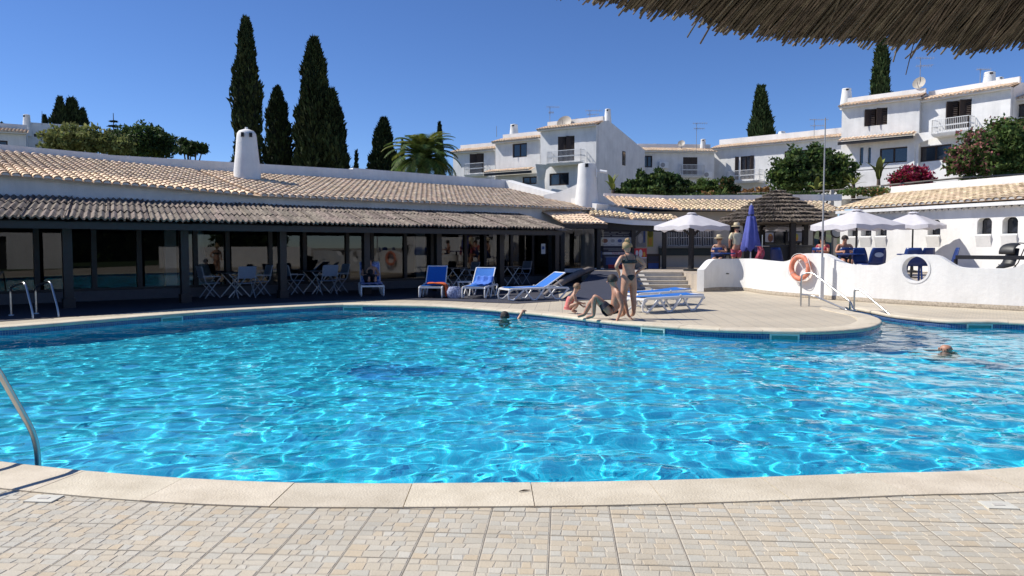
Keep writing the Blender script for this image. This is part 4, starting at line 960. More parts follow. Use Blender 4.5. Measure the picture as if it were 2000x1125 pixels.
cypress(752, 231, 30, 52, 'single dark cypress left of the palm', 4600, 6, .5)
cypress(860, 238, 10, 55, 'thin pointed cypress right behind the palm', 1500, 7, .5)
cypress(788, 272, 6, 54, 'very thin cypress spire left of the palm fronds', 700, 77, .6)
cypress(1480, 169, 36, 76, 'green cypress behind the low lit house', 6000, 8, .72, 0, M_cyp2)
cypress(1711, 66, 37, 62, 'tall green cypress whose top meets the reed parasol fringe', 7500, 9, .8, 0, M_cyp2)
for i, (px, yt, hw, lb) in enumerate(((128, 189, 12, 'left spire of the far cypress clump'), (150, 191, 15, 'middle and thickest of the far cypress clump'), (171, 210, 10, 'right lower spire of the far cypress clump'), (97, 223, 8, 'small rounded cypress left of the far clump'), (14, 238, 7, 'tiny cypress at the far left above the roofs'))):
    cypress(px, yt, hw*1.9, 74+i, lb, 2600, 20+i, .4, 0, None)
# norfolk pine
x = (230-1000)/1455*72; zb = hill_z(x, 72); zt = A(230, 221, 72).z; t = tree_root('norfolk_pine', 'small tiered conifer standing above the round dark pine', 'tree', (x, 72, zb)); rng = np.random.default_rng(5); H = zt-zb
cs = []; ds = []
for k in range(12):
    f = .35+.62*k/12; rr = (1-f)*2.4+.12
    for j in range(9):
        a = 2*math.pi*j/9+k; s = np.linspace(.1, 1, 9); cs.append(np.stack([rr*s*np.cos(a), rr*s*np.sin(a), f*H+.25*s*rr*0-.08*s], 1)); ds.append(np.tile([math.cos(a), math.sin(a), .15], (9, 1)))
co, fs = tufts(np.concatenate(cs), np.concatenate(ds), .4, .16, rng, .3); link('crown', np_mesh('crown', co, fs, M_cyp), t); MB().tube([(0, 0, 0), (0, 0, H)], [.16, .03], 7).build('trunk', M_bark, t)

def bush(name, label, cat, blobs, Y, mt, n, leaf, seed, mt2=None, frac2=0, z0=None, top2=False, group=None, gap=.25, trunk=True):
    """crown made of leaf faces spread through overlapping lumps; blobs = (px, py, half width px, half height px)"""
    rng = np.random.default_rng(seed); px = sum(b[0] for b in blobs)/len(blobs); x = (px-1000)/1455*Y; z = hill_z(x, Y) if z0 is None else z0
    t = tree_root(name, label, cat, (x, Y, z), group); C_ = []; D_ = []; w_ = np.array([b[2]*b[3] for b in blobs], float); w_ /= w_.sum(); cores = []
    for b, wt in zip(blobs, w_):
        k = int(n*wt); c = A(b[0], b[1], Y)-Vector((x, Y, z)); rx, rz = b[2]/1455*Y, b[3]/1455*Y; ry = rx*.8
        d = rng.normal(0, 1, (k, 3)); d /= np.linalg.norm(d, axis=1)[:, None]
        lump = 1+.22*np.sin(d[:, 0]*7+seed)+.18*np.sin(d[:, 2]*9+seed*2)+.14*np.sin(d[:, 1]*11+d[:, 0]*5)
        r = rng.uniform(.5, 1.06, k)**.6*lump; p = d*r[:, None]*np.array([rx, ry, rz])+np.array(c)
        C_.append(p); D_.append(d*.6+np.array([0, 0, .4])); cores.append((c, rx, ry, rz))
    C_ = np.concatenate(C_); D_ = np.concatenate(D_); k2 = np.zeros(len(C_), bool)
    if mt2:
        hi_ = (C_[:, 2]-C_[:, 2].min())/np.ptp(C_[:, 2]); score = rng.random(len(C_))-(.35*hi_ if top2 else 0)-.25*np.sin(C_[:, 0]*1.3+seed); k2 = score < np.quantile(score, frac2)
    co, fs = tufts(C_[~k2], D_[~k2], leaf*1.5, leaf*.8, rng, .9); link('crown', np_mesh('crown', co, fs, mt), t)
    if mt2: co, fs = tufts(C_[k2], D_[k2], leaf*1.1, leaf*.9, rng, 1.2); link('blossom', np_mesh('blossom', co, fs, mt2), t)
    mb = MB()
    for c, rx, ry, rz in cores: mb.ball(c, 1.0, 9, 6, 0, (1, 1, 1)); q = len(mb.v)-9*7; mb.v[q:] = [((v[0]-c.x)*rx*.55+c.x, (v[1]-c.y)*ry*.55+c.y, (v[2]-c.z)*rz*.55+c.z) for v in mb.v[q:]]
    mb.build('crown_core', M_core, t)
    if trunk:
        mb = MB(); mb.tube([(0, 0, -.4), (.05, 0, cores[0][0].z*.5), tuple(cores[0][0])], [.16, .12, .05], 7)
        for c, rx, ry, rz in cores[:5]: mb.tube([(0.03, 0, cores[0][0].z*.35), tuple(c)], [.09, .03], 6)
        mb.build('trunk', M_bark, t)
    return t
bush('olive_tree', 'light olive green feathery tree left of the round dark pine', 'tree', [(130, 275, 40, 26), (170, 272, 36, 22), (200, 280, 30, 20), (110, 290, 25, 14), (235, 285, 25, 16)], 50, M_leaf_ol, 6500, .2, 31)
bush('umbrella_pine', 'round dark green pine above the left roof ridge', 'tree', [(280, 272, 50, 26), (250, 276, 34, 22), (315, 283, 28, 20), (275, 295, 60, 14)], 54, M_leaf_dk, 7500, .2, 32, M_leaf, .25)
bush('small_tree', 'small airy tree alone right of the round dark pine', 'tree', [(365, 282, 12, 8), (385, 286, 18, 8), (372, 294, 24, 8), (356, 275, 8, 6), (395, 293, 10, 6)], 52, M_leaf_dk, 1500, .19, 33)
bush('hedge_bush', 'dense dark bush in front of the blank gable wall', 'bush', [(1255, 362, 24, 22), (1290, 352, 30, 17), (1225, 375, 24, 14), (1285, 375, 50, 16), (1325, 368, 26, 18)], 47, M_leaf_dk, 8500, .19, 34, M_leaf, .3, trunk=False)
bush('garden_bush', 'bright green bush below the shaded house balcony', 'bush', [(1380, 368, 24, 16), (1400, 375, 22, 12)], 46, M_leaf, 3000, .18, 35, trunk=False)
bush('garden_bush', 'dark upright bush left of the pale balcony corner', 'bush', [(1420, 362, 15, 16), (1432, 375, 16, 12)], 45, M_leaf_dk, 2200, .17, 36, M_dry, .2, trunk=False)
bush('dry_shrub', 'dry orange shrub left of the thatched hut apex', 'bush', [(1462, 380, 15, 9)], 43.5, M_dry, 900, .15, 37, trunk=False, group='dry orange shrubs')
bush('dry_shrub', 'dry orange shrub touching the thatched hut apex', 'bush', [(1492, 378, 14, 10)], 43.5, M_dry, 900, .15, 38, trunk=False, group='dry orange shrubs')
bush('dry_shrub', 'yellowish shrub between the bright green bush and the agave', 'bush', [(1388, 383, 14, 9)], 43.5, M_dry, 800, .14, 39, M_leaf_yl, .4, trunk=False, group='dry orange shrubs')
bush('ficus_tree', 'big round dark green tree behind the thatched hut', 'tree', [(1555, 330, 40, 34), (1600, 325, 42, 34), (1640, 335, 30, 28), (1580, 355, 60, 26), (1535, 345, 26, 24), (1590, 305, 30, 18)], 46, M_leaf, 11000, .2, 40, M_leaf_dk, .45)
bush('bougainvillea', 'vivid magenta bougainvillea below the terraced houses', 'bush', [(1780, 345, 32, 18), (1760, 352, 22, 15), (1800, 352, 22, 14), (1782, 362, 26, 10)], 42, M_mag, 5200, .14, 41, M_leaf_dk, .12)
bush('oleander_bush', 'large green bush flecked with dusty pink flowers at the right edge', 'bush', [(1925, 290, 55, 38), (1970, 270, 45, 40), (1885, 310, 38, 26), (1990, 310, 50, 40), (1930, 325, 60, 25), (2010, 285, 40, 40), (1868, 325, 22, 14)], 40, M_leaf, 17000, .16, 42, M_pink, .14, top2=True)
bush('low_shrub', 'low mixed greenery along the foot of the garden rail', 'bush', [(1840, 372, 60, 8), (1900, 368, 40, 8), (1690, 374, 50, 7)], 39.5, M_leaf, 3200, .13, 43, M_dry, .2, trunk=False)
bush('low_shrub', 'low green shrubs behind the snack bar ridge', 'bush', [(1460, 386, 60, 6), (1560, 383, 50, 7), (1350, 386, 40, 6)], 41, M_leaf_dk, 2600, .14, 44, M_leaf, .3, trunk=False)

def blades(name, label, px, py, Y, n, ln, wd, droop, mt, seed, up=.8, trunk=0, cat='plant'):
    rng = random.Random(seed); c = A(px, py, Y); t = thing(name, label, cat, c)
    if trunk: MB().tube([(0, 0, -trunk), (0, 0, .05)], [.13, .09], 8).build('stem', M_bark, t)
    for k in range(n):
        a = 2*math.pi*k/n*2.4+rng.uniform(-.2, .2); el = rng.uniform(up-.5, up+.45); L = ln*rng.uniform(.7, 1.15); mb = MB(); m = 6; vs = []
        h = Vector((math.cos(a), math.sin(a), 0)); p = Vector((0, 0, 0)); s = Vector((-h.y, h.x, 0))
        for j in range(m+1):
            f = j/m; w_ = wd*math.sin(math.pi*min(1, .12+f*.88))**.7*.5+.004; vs += [p-s*w_+Vector((0, 0, w_*.5)), p, p+s*w_+Vector((0, 0, w_*.5))]
            e = el-droop*f*f; p = p+(h*math.cos(e)+Vector((0, 0, math.sin(e))))*(L/m)
        mb.add(vs, [(3*j+q, 3*j+q+1, 3*j+q+4, 3*j+q+3) for j in range(m) for q in (0, 1)]); mb.build('leaf', mt, t, True)
    return t
blades('agave', 'green agave rosette among the yellowish shrubs', 1408, 385, 43, 16, .75, .12, .5, M_leaf, 1)
blades('yucca', 'spiky yucca on a short stem by the garden rail', 1667, 362, 40.5, 34, .75, .06, .7, M_leaf_yl, 2, .7, .7)
blades('banana_plant', 'banana plant with upright yellow green leaves left of the magenta bougainvillea', 1716, 352, 41, 7, 1.3, .34, .9, M_leaf_yl, 3, 1.25, .8)
blades('banana_plant', 'small banana plant right of the thatched hut apex', 1594, 372, 42, 7, .8, .24, .9, M_leaf_yl, 4, 1.1, .5)
blades('banana_plant', 'yellow green banana plant beside the blank gable wall', 1197, 372, 43, 7, .95, .3, .8, M_leaf_yl, 5, 1.2, .6)
# palm
c = A(826, 312, 41.5); palm = thing('palm_tree', 'feathery palm crown rising over the restaurant ridge', 'tree', c); rng = random.Random(3)
MB().tube([(0, 0, -4.5), (0, 0, -.2)], [.38, .3], 10).build('trunk', M_bark, palm)
for k in range(64):
    a = k*2.399; el = R(82)-R(100)*(k/64)+rng.uniform(-.1, .1); L = rng.uniform(2.0, 2.7); h = Vector((math.cos(a), math.sin(a), 0)); p = Vector((0, 0, 0)); m = 15; mb = MB(); pts = []
    for j in range(m+1):
        pts.append(p.copy()); e = el-1.75*(j/m)**1.5; d = h*math.cos(e)+Vector((0, 0, math.sin(e))); p = p+d*(L/m)
    mb.tube(pts, [.03-.025*j/m for j in range(m+1)], 4)
    for j in range(2, m+1):
        d = (pts[j]-pts[j-1]).normalized(); s = d.cross(Vector((0, 0, 1))).normalized(); u_ = s.cross(d)
        for sg in (-1, 1):
            for q in (0, .5):
                b = pts[j-1].lerp(pts[j], q); tip = b+(s*sg*.8+d*.7-u_*.15)*(.62*math.sin(math.pi*(.12+.8*j/m))); mb.add([b+d*.05, b-d*.05, tip], [(0, 1, 2)])
    mb.build('frond', M_leaf if k % 5 else M_leaf_yl, palm)
# rustic rail in the garden
gr = thing('garden_rail', 'rustic wooden hand rail climbing along the garden above the roofs', 'railing')
pts = [A(1440, 378, 42), A(1560, 376, 42), A(1640, 371, 41.5), A(1760, 359, 40.5), A(1880, 347, 39.5), A(2040, 338, 38.5)]
MB().tube(pts, .05, 7).build('rail', mat('weathered_rail', (.25, .22, .18), .9), gr)
for px, y in ((1625, 372), (1722, 363), (1905, 345)):
    p = A(px, y, 40.6); MB().box((p.x, p.y, p.z-.4), (.17, .17, .85)).build('post', M_concrete, gr)
tag(MB().box(A(1967, 361, 39), (1.5, .6, .5), -.2).box(A(1967, 357, 38.99)+Vector((0, 0, .18)), (1.6, .7, .08), -.2).build('planter_box', M_white2), 'white masonry planter box on the ridge at the right edge', 'planter')

# ================================================================== REED PARASOL OVERHEAD
M_reed = mat('grey_brown_reed', (.075, .064, .05), .9, .35, 20, .3, 200, island=.45, col2=(.135, .115, .09))
M_reed_old = mat('old_grey_thatch', (.13, .105, .085), .95, .35, 6, .4, 90, island=.4, col2=(.2, .165, .135))
def reeds(n, fn, rng, rad):
    """thin three sided stalks; fn(k) -> start, end"""
    S, E = fn(n); d = E-S; L = np.linalg.norm(d, axis=1)[:, None]; d = d/L; r = rng.normal(0, 1, (n, 3)); u_ = np.cross(d, r); u_ /= np.linalg.norm(u_, axis=1)[:, None]; v_ = np.cross(d, u_)
    rr = (rad*rng.uniform(.7, 1.4, n))[:, None]; mid = (S+E)/2+rng.normal(0, .006, (n, 3))*L; rows = []
    for P_ in (S, mid, E):
        for a in (0, 2.094, 4.188): rows.append(P_+(u_*math.cos(a)+v_*math.sin(a))*rr)
    co = np.stack(rows, 1).reshape(-1, 3); b = np.arange(n)[:, None]*9
    f = np.concatenate([b+np.array([[i, (i+1) % 3, 3+(i+1) % 3, 3+i]]) for i in range(3)]+[b+np.array([[3+i, 3+(i+1) % 3, 6+(i+1) % 3, 6+i]]) for i in range(3)])
    return co, f
par = thing('reed_parasol', 'reed thatched parasol with frayed fringe hanging over the top right', 'parasol', (1.40, .42, 0)); rng = np.random.default_rng(8); PR = 1.845
def fn(n):
    a = rng.random(n)*2*np.pi; r1 = PR+rng.normal(0, .014, n)+.008*np.sin(a*17)+.006*np.sin(a*41); r0 = r1-rng.uniform(.35, .75, n); layer = rng.random(n)
    r0 = np.where(rng.random(n) < .35, r0-.5, r0); r0 = np.maximum(r0, .1); tw = rng.normal(0, .05, n)
    zf = lambda r: 2.105+(PR-r)*.50
    S = np.stack([r0*np.cos(a+tw), r0*np.sin(a+tw), zf(r0)+.07*layer+.02], 1); E = np.stack([r1*np.cos(a), r1*np.sin(a), zf(r1)+.085*layer-.012], 1); return S, E
co, f = reeds(30000, fn, rng, .0029); o = link('thatch', np_mesh('thatch', co, f, M_reed), par)
def fn2(n):
    a = rng.random(n)*2*np.pi; r = PR-.03; S = np.stack([r*np.cos(a), r*np.sin(a), np.full(n, 2.13)], 1); d = np.stack([np.cos(a)*.5+rng.normal(0, .25, n), np.sin(a)*.5+rng.normal(0, .25, n), -rng.uniform(.3, 1, n)], 1)
    return S, S+d*rng.uniform(.05, .14, n)[:, None]
co, f = reeds(46, fn2, rng, .0025); link('stray_reeds', np_mesh('stray_reeds', co, f, M_reed), par)
m = MB(); k = 40
for r_, z_ in ((PR-.05, 2.23), (.05, 3.14)): m.v += [(r_*math.cos(2*math.pi*j/k), r_*math.sin(2*math.pi*j/k), z_) for j in range(k)]
m.f = [(j, (j+1) % k, k+(j+1) % k, k+j) for j in range(k)]; m.mi = [0]*k; m.build('thatch_backing', M_reed, par)
MB().tube([(0, 0, 0), (0, 0, 3.1)], .055, 10).build('pole', M_bark, par)
for j in range(8): a = math.pi/4*j; MB().tube([(0, 0, 3.0), ((PR-.2)*math.cos(a), (PR-.2)*math.sin(a), 2.27)], .018, 6).build('rib', M_bark, par)

# ================================================================== THATCHED BAR HUT
hc = A(1517, 440, 30.6); HR = 2.5
hut = thing('thatched_hut', 'round bar hut with tiered grey thatch cone on dark posts', 'hut', (hc.x, hc.y, TZ)); rng = np.random.default_rng(12); ze = hc.z-TZ+.02; za = A(1517, 371, 30.6).z-TZ
nc = 9
for k in range(nc):
    f0, f1 = k/nc, (k+1.35)/nc
    def fn(n):
        a = rng.random(n)*2*np.pi; r1 = HR*(1-f0)+rng.normal(0, .012, n)+.02; r0 = np.maximum(.03, HR*(1-f1)+rng.normal(0, .02, n)); L_ = rng.random(n)*.05
        E = np.stack([r1*np.cos(a), r1*np.sin(a), ze+(za-ze)*f0+.02+L_*2+.012*np.sin(a*9+k)], 1); S = np.stack([r0*np.cos(a), r0*np.sin(a), ze+(za-ze)*min(f1, 1)-.03+L_*.5], 1); return S, E
    co, f = reeds(int(2200*(1-f0))+200, fn, rng, .010); link('thatch_course', np_mesh('thatch_course', co, f, M_reed_old), hut)
MB().lathe([(HR-.12, ze+.03), (.04, za-.02)], 32).build('thatch_backing', M_reed_old, hut)
for j in range(6):
    a = math.pi/3*j-math.pi/2-.0; MB().box((1.75*math.cos(a), 1.75*math.sin(a), (ze+.35)/2), (.2, .2, ze+.35)).build('post', M_wood, hut)
MB().lathe([(1.5, 0), (1.5, .95), (1.6, .96), (1.6, 1.02), (1.0, 1.02)], 24).build('bar_counter', mat('dark_bar_front', (.02, .024, .03), .5), hut, True)
for j, (px, lb) in enumerate(((1548, 0),)): pass
# posters on the cream wall behind
def poster(px0, py0, px1, py1, Y, label, bgm, shapes=(), cat='poster', name='poster', border=None):
    a, b = A(px0, py1, Y), A(px1, py0, Y); t = thing(name, label, cat, ((a.x+b.x)/2, Y, (a.z+b.z)/2)); w_, h_ = (b.x-a.x), (b.z-a.z)
    MB().box((0, 0, 0), (w_, .04, h_)).build('panel', bgm, t)
    if border:
        fr_ = MB(); e = .05
        for q in ((0, h_/2, w_+.1, e), (0, -h_/2, w_+.1, e)): fr_.box((q[0], -.02, q[1]), (q[2], .05, q[3]))
        for s in (-1, 1): fr_.box((s*w_/2, -.021, 0), (e, .05, h_))
        fr_.build('frame', border, t)
    for i, (kind, u_, v_, sw, sh, m_) in enumerate(shapes):
        mb = MB()
        if kind == 'r': mb.box((u_*w_, -.026-.0015*i, v_*h_), (sw*w_, .006, sh*h_))
        elif kind == 'o':
            k_ = 18; mb.add([(u_*w_+sw*w_/2*math.cos(2*math.pi*q/k_), -.028-.0015*i, v_*h_+sh*h_/2*math.sin(2*math.pi*q/k_)) for q in range(k_)], [tuple(range(k_))])
        elif kind == 'tx':
            words_, m_ = m_; o = text_mesh(words_, sh*h_, m_, t); o.location = (u_*w_, -.028-.0015*i, v_*h_); continue
        mb.build('print', m_, t)
    return t
def text_mesh(s, size, m_, parent):
    cu = bpy.data.curves.new('lettering', 'FONT'); cu.body = s; cu.size = size*1.35; cu.align_x = 'CENTER'; cu.align_y = 'CENTER'; cu.extrude = .002
    o = bpy.data.objects.new('tmp', cu); C.objects.link(o); bpy.context.view_layer.update(); dg = bpy.context.evaluated_depsgraph_get()
    me = bpy.data.meshes.new_from_object(o.evaluated_get(dg)); bpy.data.objects.remove(o); me.materials.clear(); me.materials.append(m_)
    n = link('lettering', me, parent); n.rotation_euler = (math.pi/2, 0, 0); return n
cm = lambda nm, c, r=.5: mat(nm, c, r, .15, 12)
M_navy = cm('print_navy', (.015, .018, .05)); M_pw = cm('print_white', (.55, .57, .62)); M_pr = cm('print_red', (.5, .02, .03)); M_po = cm('print_orange', (.6, .28, .04)); M_pb = cm('print_brown', (.22, .09, .06)); M_pblue = cm('print_blue', (.04, .09, .3)); M_py = cm('print_yellow', (.45, .4, .05)); M_pg = cm('print_grey', (.3, .32, .36))
poster(1538, 453, 1570, 474, 34.5, 'framed grey poster with an orange shape on the bar wall', M_pg, (('o', -.05, -.05, .42, .7, M_po), ('o', .02, .15, .25, .4, M_py), ('r', 0, -.42, 1, .14, M_navy)), border=M_wood)
poster(1482, 453, 1512, 474, 34.5, 'framed pale poster with a brown figure on the bar wall', M_pw, (('o', .25, -.05, .35, .75, M_pb), ('o', .25, .22, .18, .22, M_po)), border=M_wood)
ln = [('r', x_, v_, w_, .012, M_pg) for x_, v_, w_ in ((-.28, .42, .2), (-.02, .42, .22), (.28, .42, .24), (-.2, .38, .4), (.22, .385, .3), (-.28, .34, .25), (.05, .34, .3), (.3, .34, .15))]
poster(1167, 447, 1237, 530, 32.7, 'tall dark menu board with dish pictures and take away lettering', M_navy, (('r', .03, .2, .94, .2, M_pw), ('o', -.3, .22, .17, .1, M_pb), ('o', -.08, .22, .12, .08, M_pg), ('o', .12, .22, .13, .08, M_pblue), ('o', .33, .22, .18, .09, M_pb),
    ('r', -.3, .13, .12, .012, M_pg), ('r', -.08, .13, .1, .012, M_pg), ('r', .12, .13, .1, .012, M_pg), ('r', .05, -.075, .85, .055, M_pw), ('tx', .12, -.075, 1, .05, ('TAKE AWAY', M_pr)),
    ('r', .08, -.25, .7, .2, M_pblue), ('r', .1, -.39, .6, .1, M_pr), ('r', -.42, -.12, .1, .2, M_pblue), ('o', -.42, -.22, .09, .1, M_pw), ('r', .05, .03, .8, .012, M_pg), ('r', .1, 0, .6, .012, M_pg), ('r', 0, -.16, .6, .012, M_pg), *ln), 'menu board', 'menu_board')
poster(1239, 485, 1263, 505, 32.2, 'red ice cream poster beside the menu board', M_pr, (('o', 0, 0, .3, .75, M_pw), ('o', -.3, .05, .22, .5, M_pw), ('o', .3, -.1, .2, .5, M_po), ('r', 0, -.42, 1, .12, M_pw)))
poster(1243, 450, 1262, 482, 33.4, 'pale glass fronted drinks poster above the red one', M_pg, (('r', .3, .1, .2, .7, M_pblue), ('o', -.1, 0, .5, .6, M_pw)))
poster(1264, 449, 1276, 482, 33.4, 'tall yellow and green inflatable toy display in the bar window', M_py, (('o', 0, .25, .9, .4, M_leaf_yl), ('r', 0, -.2, .5, .4, M_po)), 'display', 'toy_display')
poster(1264, 497, 1288, 527, 32.6, 'dark framed drinks fridge under the bar counter', M_wood, (('r', 0, .18, .85, .4, M_navy), ('r', 0, -.25, .85, .38, M_pblue), ('r', 0, 0, .9, .03, M_pb)), 'fridge', 'drinks_fridge', M_wood2)
mb = MB(); a = A(1055, 475, 27.6); t = poster(1057, 476, 1065, 496, 28.2, 'small white notice fixed on the veranda post', M_pw, (('r', 0, .1, .6, .3, M_pblue),), 'notice', 'notice')

# ================================================================== PARASOLS
def parasol(px, ytop, yedge, hw, Y, label, drop=.18, rot=.6, pole=.03, brace=False, mt=None):
    c = A(px, ytop, Y); ze_ = A(px, yedge, Y).z; r = hw/1455*Y*1.0; t = thing('parasol', label, 'parasol', (c.x, c.y, TZ), rot, 'cream parasols on the terrace'); zt = c.z-TZ; zq = ze_-TZ
    mb = MB(); n_ = 8; rg = 6; pts = []
    for i in range(rg+1):
        f = i/rg
        for j in range(n_*4):
            a = 2*math.pi*j/(n_*4); sq = 1/max(abs(math.cos(a)), abs(math.sin(a)))*.86; sq = min(sq, 1.16); sag = -.05*f*(1-abs(math.cos(4*a)))
            pts.append((max(.02, r*f*sq)*math.cos(a), max(.02, r*f*sq)*math.sin(a), zt+(zq-zt)*f+sag*f))
    k_ = n_*4; fs = [(i*k_+j, i*k_+(j+1) % k_, (i+1)*k_+(j+1) % k_, (i+1)*k_+j) for i in range(rg) for j in range(k_)]
    mb.add(pts, fs); mb.build('canopy', mt or M_canvas, t, 'all')
    e = pts[-k_:]; vb = MB(); rr = random.Random(int(px)); low = [(x*1.005, y*1.005, z-drop-.03*math.sin(j*2.1)+rr.uniform(-.02, .02)) for j, (x, y, z) in enumerate(e)]; vb.add(e+low, [(j, (j+1) % k_, k_+(j+1) % k_, k_+j) for j in range(k_)]); vb.build('valance', mt or M_canvas, t)
    MB().tube([(0, 0, 0), (0, 0, zt+.04)], pole, 8).build('pole', M_wood, t)
    for j in range(8):
        a = math.pi/4*j; s = 1/max(abs(math.cos(a)), abs(math.sin(a)))*.86; MB().tube([(0, 0, zt-.08), (r*min(s, 1.16)*math.cos(a)*.98, r*min(s, 1.16)*math.sin(a)*.98, zq-.05)], .012, 5).build('rib', M_wood, t)
    MB().lathe([(.3, 0), (.3, .06), (.06, .1), (.05, .3)], 14).build('base', M_iron, t)
    if brace:
        for s in (-1, 1): MB().tube([(0, 0, 1.35), (s*.45*math.cos(-rot), s*.45*math.sin(-rot), zq-.02)], .05, 6).build('brace', M_wood, t)
    MB().lathe([(.2, zt-.03), (.14, zt+.015), (.03, zt+.03)], 10).build('cap', mt or M_canvas, t)
parasol(1351, 416, 441, 62, 29.4, 'cream parasol on a thick braced post in front of the barred window', .16, .5, .11, True)
parasol(1674, 410, 439, 72, 25.5, 'cream parasol overlapping another at the corner of the white building', .16, .35)
parasol(1784, 415, 439, 54, 27.5, 'cream parasol rightmost against the white building wall', .14, .7)
parasol(1536, 436, 444, 56, 32.4, 'flat cream parasol half hidden behind the hut post', .12, .2)
c = A(1466, 492, 26.3); cp = thing('closed_parasol', 'closed blue violet parasol folded around its pole', 'parasol', (c.x, c.y, TZ)); zt = A(1466, 400, 26.3).z-TZ; zl = A(1466, 486, 26.3).z-TZ
mb = MB(); k_ = 24; prof = [(.02, zt), (.07, zt-.06), (.10, zt-.3), (.085, zt-.36), (.13, zt-.42), (.22, zt-1.0), (.30, zl+.05), (.26, zl-.02)]; vs = []
for i, (r_, z_) in enumerate(prof):
    for j in range(k_): a = 2*math.pi*j/k_; q = r_*(1+.22*math.cos(6*a+i*.15)*(i > 3)); vs.append((q*math.cos(a), q*math.sin(a), z_+(.1*math.cos(5*a) if i >= 6 else 0)))
mb.add(vs, [(i*k_+j, i*k_+(j+1) % k_, (i+1)*k_+(j+1) % k_, (i+1)*k_+j) for i in range(len(prof)-1) for j in range(k_)]); mb.build('folded_canopy', mat('blue_violet_canvas', (.10, .12, .42), .85, .15, 6, trans=.15), cp, 'all')
MB().tube([(0, 0, 0), (0, 0, zt+.05)], .025, 8).build('pole', M_plastic, cp); MB().lathe([(.28, 0), (.28, .07), (.05, .1)], 14).build('base', M_concrete, cp); MB().lathe([(.11, zt-.40), (.11, zt-.34)], 14).build('tie_strap', M_navy, cp)

# ================================================================== POOLSIDE METALWORK
def bend(pts, r=.12, n=5):
    pts = [Vector(p) for p in pts]; out = [pts[0]]
    for a, b, c in zip(pts[:-2], pts[1:-1], pts[2:]):
        d0 = (a-b); d1 = (c-b); k = min(r, d0.length*.45, d1.length*.45); s, e = b+d0.normalized()*k, b+d1.normalized()*k
        for j in range(n+1): t = j/n; out.append(s*(1-t)**2+b*2*t*(1-t)+e*t*t)
    out.append(pts[-1]); return out
def ladder(loc, n, label, post=True):
    t = thing('pool_ladder', label, 'ladder', loc, math.atan2(n.y, n.x), 'stainless pool ladders')
    for y in (0, .5):
        MB().tube(bend([(0, y, 0), (0, y, .62), (.72, y, .76), (1.04, y, .12), (1.06, y, -1.05)], .14), .0215, 10).build('rail', M_steel, t, True)
        MB().lathe([(.06, .012), (.055, .03), (.025, .035)], 14, (0, y, 0)).build('flange', M_steel, t)
    for z in (-.3, -.58, -.86): MB().box((1.06, .25, z), (.09, .48, .03)).build('tread', M_plastic, t)
    return t
p = G(22, 617); nn = Vector((.82, -.57, 0)); ladder((p.x, p.y, 0), nn, 'steel pool ladder on the far left edge before the dark glass')
i_ = int(np.argmin((OUT[:, 0]+3.36)**2+(OUT[:, 1]-5.2)**2)); nn = Vector((-ONRM[i_][0], -ONRM[i_][1], 0)); Wp = A(72, 862, 5.30); yax = Vector((-nn.y, nn.x, 0))
o_ = Vector((Wp.x, Wp.y, 0))-nn*1.04; ladder(o_, nn, 'steel pool ladder cut by the left picture edge in the foreground')
hr = thing('step_handrail', 'bent steel handrail looping down to the pool steps by the life ring', 'handrail', (0, 0, 0))
a = G(1564, 598); b = G(1580, 598); t1 = Vector((a.x, a.y, .82)); e = A(1662, 590, 17.4); m_ = A(1655, 606, 17.3)
MB().tube(bend([a, t1, t1+Vector((.2, -.15, .04)), e, e+Vector((.04, -.05, -.2)), m_, A(1590, 578, 18.6), Vector((a.x+.0, a.y-.0, .30))], .12), .021, 10).build('rail', M_steel, hr, True)
MB().tube([b, Vector((b.x, b.y, .29))], .021, 8).build('post', M_steel, hr)
MB().tube([G(1660, 604), A(1660, 590, 17.4)], .021, 8).build('post', M_steel, hr)
hr2 = thing('step_handrail', 'short straight steel handrail sloping into the water at the pool inlet', 'handrail'); a = G(1668, 607)
MB().tube(bend([a, Vector((a.x, a.y, .5)), A(1680, 566, a.y-.1), A(1754, 628, 16.2), A(1775, 645, 16.0)], .14), .021, 10).build('rail', M_steel, hr2, True); MB().lathe([(.06, 0), (.055, .03), (.025, .04)], 14, a).build('flange', M_steel, hr2)
# flag pole
p = G(1604, 585); fp = thing('flag_pole', 'thin bare metal pole standing in front of the curved white wall', 'pole', (p.x, p.y, 0)); zt = A(1601, 230, p.y).z
MB().tube([(0, 0, 0), (0, 0, zt)], [.035, .016], 8).build('mast', M_grey, fp, True); MB().box((0, 0, .6), (.1, .1, 1.2)).build('socket', M_white, fp)
# life ring
i_ = int(np.argmin(np.abs(pw[30:]-1571)))+30; nr_ = Vector((nW[i_][0], nW[i_][1], 0)); c = Vector((WP[i_][0], WP[i_][1], 0))+nr_*.14; c.z = A(1571, 523, c.y).z
lr = thing('life_ring', 'faded orange life ring hung on the curved white wall', 'life ring', c); M = nr_.to_track_quat('Z', 'Y').to_matrix(); mb = MB(); R1, r1 = .325, .075; k_, q_ = 36, 12; vs = []
for j in range(k_):
    a = 2*math.pi*j/k_
    for q in range(q_): b = 2*math.pi*q/q_; vs.append(M @ Vector(((R1+r1*math.cos(b))*math.cos(a), (R1+r1*math.cos(b))*math.sin(a), r1*math.sin(b))))
mb.add(vs, [(j*q_+q, ((j+1) % k_)*q_+q, ((j+1) % k_)*q_+(q+1) % q_, j*q_+(q+1) % q_) for j in range(k_) for q in range(q_)]); mb.build('ring', mat('faded_orange_foam', (.62, .17, .09), .6, .2, 9, .3, 60, col2=(.72, .27, .17)), lr, True)
